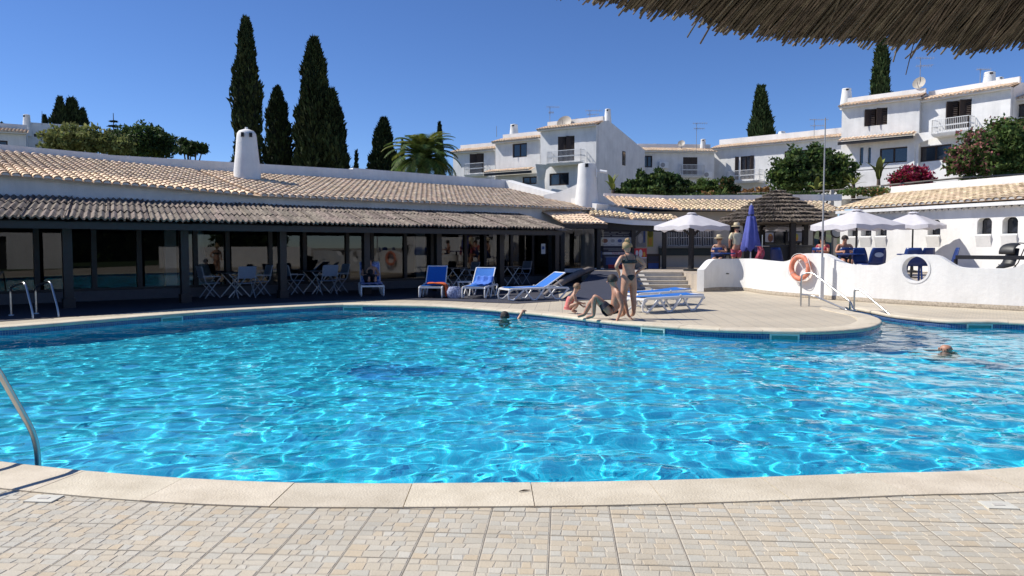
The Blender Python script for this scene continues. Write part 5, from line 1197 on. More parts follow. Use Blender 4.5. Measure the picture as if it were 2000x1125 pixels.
for a in (.5, 2.05, 3.7, 5.2):
    mb = MB(); vs = []
    for da in (-.06, .06):
        for q in range(q_): b = 2*math.pi*q/q_; vs.append(M @ Vector(((R1+(r1+.006)*math.cos(b))*math.cos(a+da), (R1+(r1+.006)*math.cos(b))*math.sin(a+da), (r1+.006)*math.sin(b))))
    mb.add(vs, [(q, (q+1) % q_, q_+(q+1) % q_, q_+q) for q in range(q_)]); mb.build('band', mat('pale_pink_band', (.6, .3, .25), .6), lr)
MB().tube([M @ Vector((.42*math.cos(a), .42*math.sin(a), .03+.03*math.sin(4*a))) for a in [2*math.pi*j/32 for j in range(33)]], .009, 5).build('rope', M_plastic, lr)
MB().tube([M @ Vector((-.1, .25, 0)), M @ Vector((.12, -.1, -.06)), M @ Vector((.16, -.24, .04))], .014, 5).build('rope_knot', M_plastic, lr)
MB().tube([(0, 0, .3), Vector((0, 0, .3))-nr_*.13], .015, 6).build('hook', M_grey, lr)
# skimmers in the waterline band
def skimmer(px, py, label):
    g_ = G(px, py, -.08); i_ = int(np.argmin((OUT[:, 0]-g_.x)**2+(OUT[:, 1]-g_.y)**2)); q = OUT[i_]; nn = Vector((-ONRM[i_][0], -ONRM[i_][1], 0)); t = thing('skimmer', label, 'skimmer', (q[0]+nn.x*.022, q[1]+nn.y*.022, -.135), math.atan2(nn.y, nn.x)+math.pi/2, 'pool skimmer openings')
    mb = MB(); w_, h_ = .5, .17
    for z in (h_/2-.014, -h_/2+.014): mb.box((0, 0, z), (w_, .03, .028))
    for x in (-w_/2+.014, w_/2-.014): mb.box((x, 0, 0), (.028, .03, h_-.056))
    mb.build('frame', mat('pale_green_plastic', (.45, .6, .55), .5), t); MB().box((0, .008, 0), (w_-.06, .01, h_-.06)).build('flap', mat('green_flap', (.08, .26, .24), .5), t)
skimmer(268, 613, 'skimmer opening in the shaded far left pool edge'); skimmer(692, 598, 'skimmer opening below the occupied lounger'); skimmer(1293, 641, 'skimmer opening near the standing woman'); skimmer(1522, 650, 'skimmer opening in the middle of the rounded deck point'); skimmer(1880, 630, 'skimmer opening below the porthole wall')
for px, py, lb in ((98, 972, 'left pale drain cover in the near paving'), (1950, 985, 'right pale drain cover in the near paving')):
    g_ = G(px-12 if px < 500 else px, py+4); t = thing('drain_cover', lb, 'drain cover', (g_.x, g_.y, .006), GRID); MB().box((0, 0, 0), (.17, .12, .008)).build('plate', mat('pale_cover', (.6, .58, .5), .6), t); MB().box((0, 0, .005), (.06, .03, .004)).build('handle', M_concrete, t)
g_ = G(1023, 965); tw_ = tag(MB().tube([(g_.x-.03, g_.y-.012, .021), (g_.x, g_.y, .024), (g_.x+.04, g_.y+.012, .021)], [.002, .006, .002], 5).build('fallen_leaf', M_bark), 'curled brown leaf lying on the near coping', 'leaf')

# ================================================================== SUN LOUNGERS AND FURNITURE
def lounger(loc, rz, back, label, sling=None):
    """x runs from the foot end to the head end"""
    t = thing('sun_lounger', label, 'sun lounger', loc, rz, 'blue and white sun loungers'); sl_ = sling or M_sling; W_ = .33; z0 = .33; hx = 1.12
    fr_ = MB()
    for s in (-1, 1):
        fr_.tube(bend([(-.02, s*W_, z0-.05), (.05, s*W_, z0), (hx, s*W_, z0+.01), (1.85, s*W_, z0), (1.9, s*W_, z0-.05)], .06, 3), .032, 8, flat=.8)
    for x in (.03, 1.86): fr_.beam((x, -W_, z0-.01), (x, W_, z0-.01), .06, .05)
    fr_.beam((.95, -W_, z0-.03), (.95, W_, z0-.03), .04, .04); fr_.build('frame', M_plastic, t, True)
    for s in (-1, 1):
        for pts in ([(.02, z0-.02), (-.04, .15), (-.02, .03), (.10, .0), (.18, .05), (.45, z0-.06)], [(.5, z0-.04), (.62, .1), (.72, .0), (.84, .0), (.95, .12), (1.08, z0-.04)], [(1.22, z0-.04), (1.36, .1), (1.46, .0), (1.58, .0), (1.72, .12), (1.88, z0-.03)]):
            MB().tube([(x, s*W_, z+.022) for x, z in pts], [.03, .027, .026, .026, .027, .03], 7, flat=.75).build('leg', M_plastic, t, True)
    mb = MB(); m = 10; vs = []
    for i in range(m+1):
        x = .06+(hx-.06)*i/m; sg = -.012*math.sin(math.pi*i/m)
        for j, y in enumerate((-.29, -.1, .1, .29)): vs.append((x, y, z0+.045+sg-(.015 if 0 < j < 3 else 0)))
    mb.add(vs, [(i*4+j, (i+1)*4+j, (i+1)*4+j+1, i*4+j+1) for i in range(m) for j in range(3)]); mb.add([(x, y, z-.018) for x, y, z in vs], [(i*4+j+1, (i+1)*4+j+1, (i+1)*4+j, i*4+j) for i in range(m) for j in range(3)]); mb.build('seat_sling', sl_, t, True)
    ca, sa = math.cos(back), math.sin(back); bk = MB(); L = .78; vs = []
    for i in range(7):
        f = i/6
        for j, y in enumerate((-.29, -.1, .1, .29)): q = -.014*(0 < j < 3); vs.append((hx+.02+L*f*ca-q*sa, y, z0+.045+L*f*sa+q*ca))
    bk.add(vs, [(i*4+j, (i+1)*4+j, (i+1)*4+j+1, i*4+j+1) for i in range(6) for j in range(3)]); bk.add([(x+.02*sa, y, z-.02*ca) for x, y, z in vs], [(i*4+j+1, (i+1)*4+j+1, (i+1)*4+j, i*4+j) for i in range(6) for j in range(3)]); bo = bk.build('backrest', sl_, t, True)
    bf = MB()
    for s in (-1, 1): bf.tube([(hx, s*.3, z0+.02), (hx+L*ca, s*.3, z0+.02+L*sa)], .018, 6)
    bf.tube([(hx+L*ca, -.3, z0+.02+L*sa), (hx+L*ca, .3, z0+.02+L*sa)], .018, 6)
    if back > .15:
        for s in (-1, 1): bf.tube([(hx+.45*ca, s*.27, z0+.45*sa), (hx+.62, s*.27, z0)], .012, 5)
    bf.build('backrest_frame', M_plastic, bo); 
    for s in (-1, 1): MB().ball((hx, s*.345, z0+.03), .045, 8, 6, 0, (1, .5, 1)).build('pivot', M_plastic, t, True)
    return t
def face(px0, py0, px1, py1): a, b = G(px0, py0), G(px1, py1); return a, math.atan2(b.y-a.y, b.x-a.x)
LP = []
a, r_ = face(728, 580, 716, 567); LG1 = lounger(a, r_, 1.0, 'blue sun lounger with a person lying on it', M_sling); L1 = (a, r_)
a, r_ = face(841, 583, 872, 567); lounger(a, r_, .78, 'blue sun lounger draped with an orange towel', M_sling); L2 = (a, r_)
a, r_ = face(925, 584, 980, 567); lounger(a, r_, .7, 'blue sun lounger with light blue cloth between the orange towel one and the lit one', M_sling); L3 = (a, r_)
a, r_ = face(985, 587, 1098, 583); lounger(a, r_, .55, 'bright blue sun lounger side on left of the crouching child', M_sling)
a, r_ = face(1238, 611, 1352, 604); lounger(a, r_, .02, 'flat bright blue sun lounger nearest the standing woman', M_sling)
a, r_ = face(1228, 599, 1338, 592.5); lounger(a, r_, .06, 'flat bright blue sun lounger behind the nearest flat one', M_sling)
# towels, cloth, bag
def drape(name, label, cat, loc, rz, pts, wy, m_, group=None):
    rd_ = random.Random(len(label)); mb = MB(); n_ = 8; P_ = catmull(pts, False, .06); vs = []
    for i, (x, z) in enumerate(P_):
        for j in range(n_+1): y = wy[0]+(wy[1]-wy[0])*j/n_; vs.append((x+.02*math.sin(j*1.7+i*.3), y+.012*math.sin(i*.9), z+.018*math.sin(j*2.3+i*.35)+.008*rd_.random()))
    mb.add(vs, [(i*(n_+1)+j, (i+1)*(n_+1)+j, (i+1)*(n_+1)+j+1, i*(n_+1)+j+1) for i in range(len(P_)-1) for j in range(n_)])
    o = mb.build(name, m_, None, 'all'); o.location = loc; o.rotation_euler = (0, 0, rz); md = o.modifiers.new('thick', 'SOLIDIFY'); md.thickness = .012; return tag(o, label, cat, group)
o = drape('towel', 'orange towel hanging over the side of a blue lounger', 'towel', L2[0]+Vector((0, 0, 0)), L2[1]-math.pi/2, [(-.12, .43), (.18, .42), (.36, .40), (.42, .30), (.44, .1), (.46, .03)], (.12, .75), mat('orange_towel', (.62, .11, .025), .95, .2, 20, .4, 120))
drape('cloth', 'light blue cloth bunched on a blue lounger seat', 'towel', L3[0]+Vector((0, 0, 0)), L3[1], [(.55, .40), (.8, .43), (1.0, .44), (1.15, .47), (1.25, .62)], (-.33, .2), mat('light_blue_cloth', (.08, .2, .62), .95, .2, 20))
drape('towel', 'white and blue patterned towel under the lying person', 'towel', L1[0], L1[1], [(.1, .395), (.7, .395), (1.12, .40), (1.3, .66), (1.5, 1.0)], (-.31, .31), (lambda m_: m_)(mat('patterned_towel', (.03, .08, .55), .95, .4, 9, .3, 90, col2=(.45, .52, .85))))
bp_ = G(888, 583); bag = thing('beach_bag', 'blue and white patterned beach bag on the deck beside the orange towel', 'bag', (bp_.x, bp_.y, 0))
MB().lathe([(.16, 0), (.22, .06), (.23, .2), (.17, .32), (.13, .35)], 16, sy=.6).build('body', mat('patterned_bag', (.03, .05, .22), .9, .3, 22, .3, 60, col2=(.5, .55, .7)), bag, True)
for s in (-.06, .06): MB().tube([(-.1, s, .33), (-.07, s, .48), (.07, s, .48), (.1, s, .33)], .01, 6).build('handle', M_navy, bag)
tb = G(907, 575); st = thing('side_table', 'low white side table between two upright blue loungers', 'table', (tb.x, tb.y, 0)); MB().box((0, 0, .4), (.45, .45, .035)).build('top', M_plastic, st)
for x in (-.18, .18):
    for y in (-.18, .18): MB().box((x, y, .19), (.04, .04, .38)).build('leg', M_plastic, st)
# veranda furniture
M_frame = mat('shaded_white_tube', (.38, .4, .44), .5)  # white chair frame greyed, the veranda shade is put into its colour
M_chair = mat('shaded_chair_fabric', (.22, .27, .36), .9, .1, 20)  # chair fabric darkened for the same shade
def folding_chair(loc, rz, label, back=None):
    t = thing('folding_chair', label, 'chair', loc, rz, 'folding chairs on the veranda')
    for y in (-.25, .25):
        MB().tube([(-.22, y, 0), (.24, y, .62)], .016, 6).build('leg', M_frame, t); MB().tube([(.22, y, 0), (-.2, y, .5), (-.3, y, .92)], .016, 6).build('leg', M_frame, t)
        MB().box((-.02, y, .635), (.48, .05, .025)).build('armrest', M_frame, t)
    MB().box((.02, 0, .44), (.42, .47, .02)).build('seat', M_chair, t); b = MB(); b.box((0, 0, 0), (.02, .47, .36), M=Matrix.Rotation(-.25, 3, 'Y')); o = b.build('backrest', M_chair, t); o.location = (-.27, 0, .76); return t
def folding_table(loc, rz, label, sz=(.8, .8)):
    t = thing('folding_table', label, 'table', loc, rz, 'tables on the veranda'); MB().box((0, 0, .72), (*sz, .03)).build('top', mat('grey_table_top', (.12, .12, .13), .4), t)
    for y in (-sz[1]*.42, sz[1]*.42):
        MB().tube([(-.32, y, 0), (.3, y, .7)], .018, 6).build('leg', M_plastic, t); MB().tube([(.32, y, 0), (-.3, y, .7)], .018, 6).build('leg', M_plastic, t)
k = 0
wh = ['by the flared column', 'right of the flared column', 'behind the orange towel lounger', 'near the right end of the veranda']
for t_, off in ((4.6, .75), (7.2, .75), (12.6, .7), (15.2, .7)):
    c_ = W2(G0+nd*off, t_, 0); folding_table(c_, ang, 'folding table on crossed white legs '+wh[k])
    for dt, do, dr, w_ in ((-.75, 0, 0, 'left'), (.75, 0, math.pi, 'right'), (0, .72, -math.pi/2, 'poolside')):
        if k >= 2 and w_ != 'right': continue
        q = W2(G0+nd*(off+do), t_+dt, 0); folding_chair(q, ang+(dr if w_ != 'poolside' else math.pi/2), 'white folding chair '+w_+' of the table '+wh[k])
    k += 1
# terrace furniture
M_blue_chair = mat('royal_blue_plastic', (.01, .035, .16), .35)
def plastic_chair(px, Y, rz, label, printed=False):
    x = (px-1000)/1455*Y; t = thing('terrace_chair', label, 'chair', (x, Y, TZ), rz, 'blue chairs on the terrace')
    MB().box((0, 0, .43), (.46, .46, .03)).build('seat', M_blue_chair, t); mb = MB(); vs = []
    for i in range(7):
        f = i/6; w_ = .25*(1-.25*f**3)
        for j in range(5): y = -w_+2*w_*j/4; vs.append((-.22-.12*f-.03*(1-(j-2)**2/4), y, .44+.48*f))
    mb.add(vs, [(i*5+j, (i+1)*5+j, (i+1)*5+j+1, i*5+j+1) for i in range(6) for j in range(4)]); o = mb.build('backrest', M_blue_chair, t, True); o.modifiers.new('thick', 'SOLIDIFY').thickness = .02
    if printed:
        k_ = 16; MB().add([(-.345, .13*math.cos(2*math.pi*q/k_), .72+.07*math.sin(2*math.pi*q/k_)) for q in range(k_)], [tuple(range(k_))]).build('emblem', M_pw, t)
    for x_ in (-.2, .2):
        for y in (-.2, .2): MB().tube([(x_, y, .42), (x_*1.15, y*1.15, 0)], .02, 6).build('leg', M_blue_chair, t)
def terrace_table(px, Y, label):
    x = (px-1000)/1455*Y; t = thing('terrace_table', label, 'table', (x, Y, TZ), 0, 'tables on the terrace'); MB().lathe([(.4, .70), (.42, .72), (.4, .74)], 20).build('top', M_blue_chair, t); MB().tube([(0, 0, .02), (0, 0, .71)], .035, 8).build('column', M_iron, t)
    for j in range(4): a = math.pi/2*j+.4; MB().beam((0, 0, .03), (.3*math.cos(a), .3*math.sin(a), .02), .05, .03).build('foot', M_iron, t)
plastic_chair(1705, 21.8, math.pi*.5, 'blue chair with printed white emblem on its back right of the seated bare man', True); plastic_chair(1690, 23.0, -math.pi*.45, 'dark blue chair facing the emblem chair'); terrace_table(1660, 23.4, 'round dark table in front of the seated bare man')
plastic_chair(1795, 20.9, math.pi*.6, 'dark blue chair seen through the porthole'); plastic_chair(1783, 20.75, math.pi*.35, 'dark blue chair close behind the left half of the porthole'); terrace_table(1780, 22.6, 'round dark table seen through the porthole'); plastic_chair(1845, 22.2, math.pi*.9, 'dark blue chair in the wall dip right of the porthole'); plastic_chair(1525, 26.3, .6, 'dark blue chair in front of the hut counter')
terrace_table(1412, 26.0, 'round dark table beside the seated woman in a hat')
st = thing('pushchair', 'folded down black pushchair standing on the terrace at the right edge', 'pushchair', ((1968-1000)/1455*21, 21, TZ), .4)
MB().tube([(-.36, 0, .36), (-.18, 0, .40), (0, 0, .44), (.14, 0, .66), (.24, 0, .9)], [.03, .05, .06, .06, .05], 10, flat=3.2).build('seat', M_iron, st, True)
mb = MB(); vs = []
for i in range(7):
    a_ = math.pi*.55*i/6
    for j in range(9): b_ = -1.1+2.2*j/8; vs.append((.2-.3*math.sin(a_)*math.cos(b_*.3), .24*math.sin(b_), .78+.28*math.cos(a_)*math.cos(b_*.5)))
mb.add(vs, [(i*9+j, i*9+j+1, (i+1)*9+j+1, (i+1)*9+j) for i in range(6) for j in range(8)]); o = mb.build('hood', M_iron, st, True); o.modifiers.new('thick', 'SOLIDIFY').thickness = .02
MB().tube([(.44, -.22, 1.04), (.47, 0, 1.06), (.44, .22, 1.04)], .018, 6).build('handle', M_iron, st)
for y in (-.22, .22):
    MB().tube([(-.42, y, .1), (.1, y, .5), (.42, y, 1.02)], .015, 6).build('frame_tube', M_iron, st); MB().tube([(.3, y, .1), (-.05, y, .45)], .015, 6).build('frame_tube', M_iron, st)
    for x in (-.42, .3): w_ = MB(); w_.lathe([(.03, -.015), (.09, -.02), (.09, .02), (.03, .015)], 14); o = w_.build('wheel', M_iron, st); o.rotation_euler = (math.pi/2, 0, 0); o.location = (x, y, .09)
tp = A(1489, 484, 25.9); tag(MB().add([(tp.x-.09+.06*math.sin(i)+.18*(j/4)-.09+.03*i*(j-2)/4, tp.y+.04*math.sin(j*2+i), tp.z+.05-.11*i) for i in range(5) for j in range(5)], [(i*5+j, i*5+j+1, (i+1)*5+j+1, (i+1)*5+j) for i in range(4) for j in range(4)]).build('hanging_towel', mat('pink_towel', (.55, .1, .13), .95, .3, 20), None, True), 'pink red towel hung on the rail right of the closed parasol', 'towel')
tr = thing('towel_rail', 'thin steel stand holding the pink red towel', 'stand', (tp.x, tp.y+.03, TZ)); MB().tube([(0, 0, 0), (0, 0, tp.z-TZ+.45)], .015, 6).build('post', M_steel, tr); MB().tube([(-.25, 0, tp.z-TZ+.06), (.25, 0, tp.z-TZ+.06)], .012, 6).build('bar', M_steel, tr)
dr = A(1412, 500, 33.9); wc = thing('wall_clock', 'round framed mirror on the cream wall beside the dark doorway', 'mirror', A(1634, 453, 33.0)); o = MB().lathe([(.28, 0), (.28, .03), (.23, .04)], 20).build('frame', M_wood, wc, True); o.rotation_euler = (math.pi/2, 0, 0); o = MB().lathe([(.22, .042), (.01, .043)], 20).build('face', M_pg, wc); o.rotation_euler = (math.pi/2, 0, 0)

added_lawn = MB(); added_lawn.add([(-60, -60, .0), (80, -60, .0), (80, -4, .0), (30, -4, .0), (14, -3.2, .0), (-30, -3.2, .0), (-60, -4, .0)], [tuple(range(7))]); struct(added_lawn.build('added_lawn', mat('added_lawn_green', (.035, .06, .015), .9, .3, 2, .5, 40)))  # unseen grass sheet added to darken what the glass front reflects
# ================================================================== WHAT THE GLASS FRONT MIRRORS: the near side of the pool garden
vb = thing('garden_pavilion', 'white pavilion on the near side of the pool mirrored in the restaurant glass', 'building'); va = Vector((3, -14, 0)); vu = Vector((.75, .6, 0)).normalized(); vn = Vector((-vu.y, vu.x, 0))
mb = MB(); wall(mb, va, vu*16, 0, 3.6, vn, .3, [(2, 3.5, 0, 2.2), (6, 8, .8, 2.2), (11, 12.5, 0, 2.2)]); mb.build('front_wall', M_white2, vb); q = va-vn*5
mb = MB(); mb.quad(va-vn*.3, va+vu*16-vn*.3, va+vu*16-vn*.3+Vector((0, 0, 3.5)), va-vn*.3+Vector((0, 0, 3.5))); mb.build('inner_wall', M_dark, vb); tile_roof(vb, va+vn*.3+Vector((0, 0, 3.6)), va+vu*16+vn*.3+Vector((0, 0, 3.6)), -vn*3+Vector((0, 0, 1)), 3, .25, .4, seed=55)
gw = tag(MB().beam((-26, -9, .6), (2, -11, .6), .25, 1.2).build('garden_wall', M_white2), 'low white garden wall on the near side of the pool mirrored in the glass', 'wall')
gw2 = tag(MB().beam((17, 2, .75), (24, 10, .75), .25, 1.5).build('garden_wall', M_white2), 'white garden wall on the right side of the pool mirrored in the glass', 'wall')
def mirror_hedge(x, y, w_, h_, seed, label):
    rng = np.random.default_rng(seed); t = thing('garden_hedge', label, 'hedge', (x, y, 0)); n = 3500; c_ = rng.uniform(-1, 1, (n, 3))*np.array([w_/2, .8, h_/2])+np.array([0, 0, h_/2]); co, f = tufts(c_, np.tile([0, 0, 1.], (n, 1)), .4, .25, rng, 1); link('crown', np_mesh('crown', co, f, M_leaf_dk), t); MB().box((0, 0, h_*.4), (w_*.9, 1.0, h_*.8)).build('crown_core', M_core, t)
mirror_hedge(30, -18, 40, 6.5, 63, 'tall dark tree belt far behind the white pavilion'); mirror_hedge(-12, -13, 24, 3.2, 61, 'tall clipped hedge behind the low garden wall on the near side'); mirror_hedge(26, 4, 10, 3.5, 62, 'clipped hedge beyond the right garden wall')
# ================================================================== PEOPLE
M_skin = mat('tanned_skin', (.42, .215, .135), .5, .2, 5, .15, 90, col2=(.52, .30, .20))
M_skin2 = mat('sun_reddened_skin', (.40, .175, .105), .5, .22, 5, .15, 90, col2=(.50, .26, .165))
M_hair_b = mat('blond_hair', (.36, .24, .11), .6, .3, 40, .4, 150); M_hair_d = mat('dark_brown_hair', (.03, .02, .014), .6, .3, 40, .4, 150); M_hair_l = mat('light_brown_hair', (.22, .13, .07), .6, .3, 40)
M_swim = mat('black_green_swimwear', (.010, .022, .026), .7, .2, 20); M_trunk = mat('navy_swim_shorts', (.008, .010, .022), .7, .2, 20); M_coral = mat('coral_swimsuit', (.72, .20, .17), .7, .15, 20)
def skin(name, joints, edges, m_, parent, sub=2, root=0, smooth=True):
    """grow one continuous surface over a skeleton: joints = {key: (x,y,z,r) or (x,y,z,rx,ry)}"""
    keys = list(joints); idx = {k: i for i, k in enumerate(keys)}; me = bpy.data.meshes.new(name)
    me.from_pydata([joints[k][:3] for k in keys], [(idx[a], idx[b]) for a, b in edges], []); me.materials.append(m_); o = link(name, me, parent)
    md = o.modifiers.new('skin', 'SKIN'); md.use_smooth_shade = True; md.branch_smoothing = .6
    for i, k in enumerate(keys): j = joints[k]; v = me.skin_vertices[0].data[i]; v.radius = (j[3], j[4] if len(j) > 4 else j[3]); v.use_root = (i == root)
    s = o.modifiers.new('sub', 'SUBSURF'); s.levels = s.render_levels = sub; return o
def hand(J, E, wrist, palm_dir, side, key, spread=Vector((0, 0, 1)), curl=.4, size=1.0):
    """palm and five unequal bent fingers grown from the wrist joint"""
    w_ = Vector(J[wrist][:3]); d = Vector(palm_dir).normalized(); s = Vector(spread); s = (s-d*s.dot(d)).normalized(); nrm = d.cross(s)
    p = w_+d*.055*size; J[key+'p'] = (*p, .026*size, .034*size); E.append((wrist, key+'p'))
    for i, (off, ln) in enumerate(((-.03, .075), (-.01, .088), (.01, .082), (.028, .065))):
        b = p+d*.04*size+s*off*size; e1 = b+d*ln*.5*size+nrm*curl*.01; e2 = b+d*ln*size*.9+nrm*curl*.05
        J[f'{key}f{i}a'] = (*b, .0095*size); J[f'{key}f{i}b'] = (*e1, .0085*size); J[f'{key}f{i}c'] = (*e2, .0065*size); E += [(key+'p', f'{key}f{i}a'), (f'{key}f{i}a', f'{key}f{i}b'), (f'{key}f{i}b', f'{key}f{i}c')]
    t1 = p-s*.045*size+d*.005; t2 = t1-s*.015*size+d*.045*size; J[key+'ta'] = (*t1, .011*size); J[key+'tb'] = (*t2, .009*size); E += [(key+'p', key+'ta'), (key+'ta', key+'tb')]
BODY_E = [('pelvis', 'belly'), ('belly', 'chest'), ('chest', 'neck'), ('neck', 'head'), ('head', 'crown'), ('chest', 'shL'), ('shL', 'elL'), ('elL', 'wrL'), ('chest', 'shR'), ('shR', 'elR'), ('elR', 'wrR'),
          ('pelvis', 'hipL'), ('hipL', 'knL'), ('knL', 'caL'), ('caL', 'anL'), ('anL', 'toL'), ('pelvis', 'hipR'), ('hipR', 'knR'), ('knR', 'caR'), ('caR', 'anR'), ('anR', 'toR')]
def face_bits(t, c, f, r, hair, m_, style='short', up=Vector((0, 0, 1))):
    """head details: nose, ears, eyes, mouth and hair around head centre c looking along f"""
    f = Vector(f).normalized(); s = f.cross(up).normalized(); u_ = s.cross(f); c = Vector(c)
    mb = MB(); mb.add([c+f*r*.93+u_*r*.12, c+f*r*1.22-u_*r*.18, c+f*r*.95-u_*r*.24-s*r*.16, c+f*r*.95-u_*r*.24+s*r*.16], [(0, 2, 1), (0, 1, 3), (1, 2, 3)])
    mb.build('nose', m_, t)
    for q in (-1, 1): mb = MB(); mb.ball(c+s*q*r*.80-u_*r*.05, r*.17, 8, 6, 0, (.7, .9, 1.3)); mb.build('ear', m_, t, True)
    for q in (-1, 1): mb = MB(); mb.ball(c+s*q*r*.36+f*r*.86+u_*r*.08, r*.11, 8, 6); mb.build('eye', M_iron, t)
    mb = MB(); mb.beam(c+f*r*.9-u_*r*.48-s*r*.25, c+f*r*.9-u_*r*.48+s*r*.25, r*.1, r*.08); mb.build('mouth', mat('lips', (.35, .1, .08), .5), t)
    if hair:
        mb = MB(); k_, q_ = 16, 9; vs = []; rd_ = random.Random(3)
        for i in range(q_+1):
            th = math.pi*.62*i/q_
            for j in range(k_):
                a = 2*math.pi*j/k_; d = u_*math.cos(th)+(f*math.cos(a)+s*math.sin(a))*math.sin(th); lim = 1.0
                if d.dot(f) > .55 and i > q_*.5: lim = .86
                vs.append(c+u_*r*.15-f*r*.06+d*r*(1.12*lim+rd_.uniform(0, .05)))
        mb.add(vs, [(i*k_+j, i*k_+(j+1) % k_, (i+1)*k_+(j+1) % k_, (i+1)*k_+j) for i in range(q_) for j in range(k_)]); ho = mb.build('hair', hair, t, True)
        if style == 'bun':
            mb = MB(); rd_ = random.Random(9)
            for _ in range(9): mb.ball(c+u_*r*(1.3+rd_.uniform(-.1, .45))-f*r*(.45+rd_.uniform(-.2, .3))+s*r*rd_.uniform(-.3, .3), r*rd_.uniform(.3, .5), 8, 6)
            mb.build('hair_bun', hair, t, True)
# ---- standing woman, seen from behind, hands on hips; local +y = the way she faces (away, a little left)
p = G(1228, 622); wmn = thing('person', 'woman in a black bikini standing with hands on hips at the pool edge', 'person', (p.x, p.y, .012), R(16)); wmn.scale = (1.03, 1.03, .965)
J = {'pelvis': (0, 0, .90, .165, .135), 'belly': (0, .02, 1.07, .128, .105), 'chest': (0, .01, 1.25, .15, .115), 'neck': (-.01, .035, 1.415, .052), 'head': (-.02, .07, 1.50, .078, .085), 'crown': (-.02, .075, 1.585, .07, .075),
     'shL': (-.165, .0, 1.34, .058), 'elL': (-.315, -.06, 1.12, .043), 'wrL': (-.185, .06, .97, .028), 'shR': (.165, .0, 1.34, .058), 'elR': (.335, -.05, 1.13, .043), 'wrR': (.195, .06, .98, .028),
     'hipL': (-.098, -.01, .80, .115, .112), 'knL': (-.105, .015, .46, .064), 'caL': (-.11, -.02, .32, .06), 'anL': (-.11, -.01, .085, .04), 'toL': (-.13, .15, .035, .035),
     'hipR': (.098, -.01, .80, .115, .112), 'knR': (.10, .015, .46, .064), 'caR': (.105, -.02, .32, .06), 'anR': (.10, -.01, .085, .04), 'toR': (.13, .15, .035, .035)}
E = list(BODY_E); hand(J, E, 'wrL', (.3, .8, -.45), -1, 'hL'); hand(J, E, 'wrR', (-.3, .8, -.45), 1, 'hR'); skin('body', J, E, M_skin, wmn)
face_bits(wmn, (-.02, .075, 1.535), (-.55, .8, -.22), .098, M_hair_b, M_skin, 'bun')
skin('bikini_bottom', {'a': (0, -.0, .955, .165, .132), 'b': (0, -.008, .89, .182, .152), 'c': (0, -.015, .82, .15, .145), 'd': (-.085, -.018, .785, .112, .122), 'e': (.085, -.018, .785, .112, .122)}, [('a', 'b'), ('b', 'c'), ('c', 'd'), ('c', 'e')], M_swim, wmn)
MB().lathe([(.150, 1.185), (.162, 1.2), (.163, 1.245), (.152, 1.26)], 24, (0, .005, 0), 0, 1.0, .82).build('bikini_top', M_swim, wmn, True)
for s in (-1, 1): MB().tube([(s*.085, -.115, 1.24), (s*.10, -.085, 1.34), (s*.095, .01, 1.405), (s*.09, .11, 1.26)], .009, 6).build('strap', M_swim, wmn)
MB().ball((-.03, .06, 1.555), .0, 4, 3)
# ---- man sitting on the coping, leaning back on his arms, profile to the left; local -x = his front
p = G(1200, 625); man = thing('person', 'man in dark swim shorts sitting on the pool edge with one knee raised', 'person', (p.x, p.y, .012), R(-8))
J = {'pelvis': (0, 0, .12, .13, .15), 'belly': (.05, 0, .27, .12, .145), 'chest': (.06, 0, .49, .135, .175), 'neck': (.0, 0, .67, .06), 'head': (-.045, 0, .76, .08, .09), 'crown': (-.045, 0, .86, .078, .08),
     'shL': (.05, -.19, .57, .066), 'elL': (.16, -.25, .30, .047), 'wrL': (.08, -.27, .06, .031), 'shR': (.05, .19, .57, .066), 'elR': (.22, .24, .32, .047), 'wrR': (.28, .22, .06, .031),
     'hipL': (-.06, -.10, .13, .105), 'knL': (-.40, -.14, .50, .066), 'caL': (-.42, -.14, .34, .06), 'anL': (-.42, -.14, .08, .041), 'toL': (-.58, -.15, .035, .036),
     'hipR': (-.06, .10, .13, .105), 'knR': (-.42, .16, .42, .066), 'caR': (-.52, .17, .27, .06), 'anR': (-.62, .17, .08, .041), 'toR': (-.77, .17, .035, .036)}
E = list(BODY_E); hand(J, E, 'wrL', (-.3, -.1, -.5), -1, 'hL', (0, 1, 0)); hand(J, E, 'wrR', (.5, .1, -.4), 1, 'hR', (0, 1, 0)); skin('body', J, E, M_skin2, man)
face_bits(man, (-.055, 0, .80), (-.95, -.12, -.12), .102, M_hair_d, M_skin2)
skin('swim_shorts', {'a': (.03, 0, .2, .135, .16), 'b': (0, 0, .13, .15, .175), 'c': (-.08, -.10, .15, .122), 'd': (-.28, -.13, .37, .098), 'e': (-.08, .10, .15, .122), 'f': (-.28, .14, .32, .098)}, [('a', 'b'), ('b', 'c'), ('c', 'd'), ('b', 'e'), ('e', 'f')], M_trunk, man, root=1)
# ---- crouching child in coral swimsuit, facing right; local +x = front
p = G(1110, 612); ch = thing('person', 'small child in a coral swimsuit crouching at the pool edge', 'person', (p.x, p.y, .012), R(-6))
J = {'pelvis': (0, 0, .16, .085, .09), 'belly': (.035, 0, .27, .075, .085), 'chest': (.09, 0, .38, .078, .10), 'neck': (.15, 0, .47, .036), 'head': (.19, 0, .54, .065, .068), 'crown': (.18, 0, .615, .064, .066),
     'shL': (.12, -.10, .42, .036), 'elL': (.17, -.12, .27, .027), 'wrL': (.30, -.10, .23, .02), 'shR': (.12, .10, .42, .036), 'elR': (.18, .12, .26, .027), 'wrR': (.30, .06, .16, .02),
     'hipL': (.02, -.07, .14, .066), 'knL': (.20, -.11, .22, .043), 'caL': (.15, -.11, .13, .038), 'anL': (.08, -.11, .05, .027), 'toL': (.18, -.12, .022, .022),
     'hipR': (.02, .07, .14, .066), 'knR': (.22, .10, .2, .043), 'caR': (.16, .10, .12, .038), 'anR': (.10, .10, .05, .027), 'toR': (.2, .11, .022, .022)}
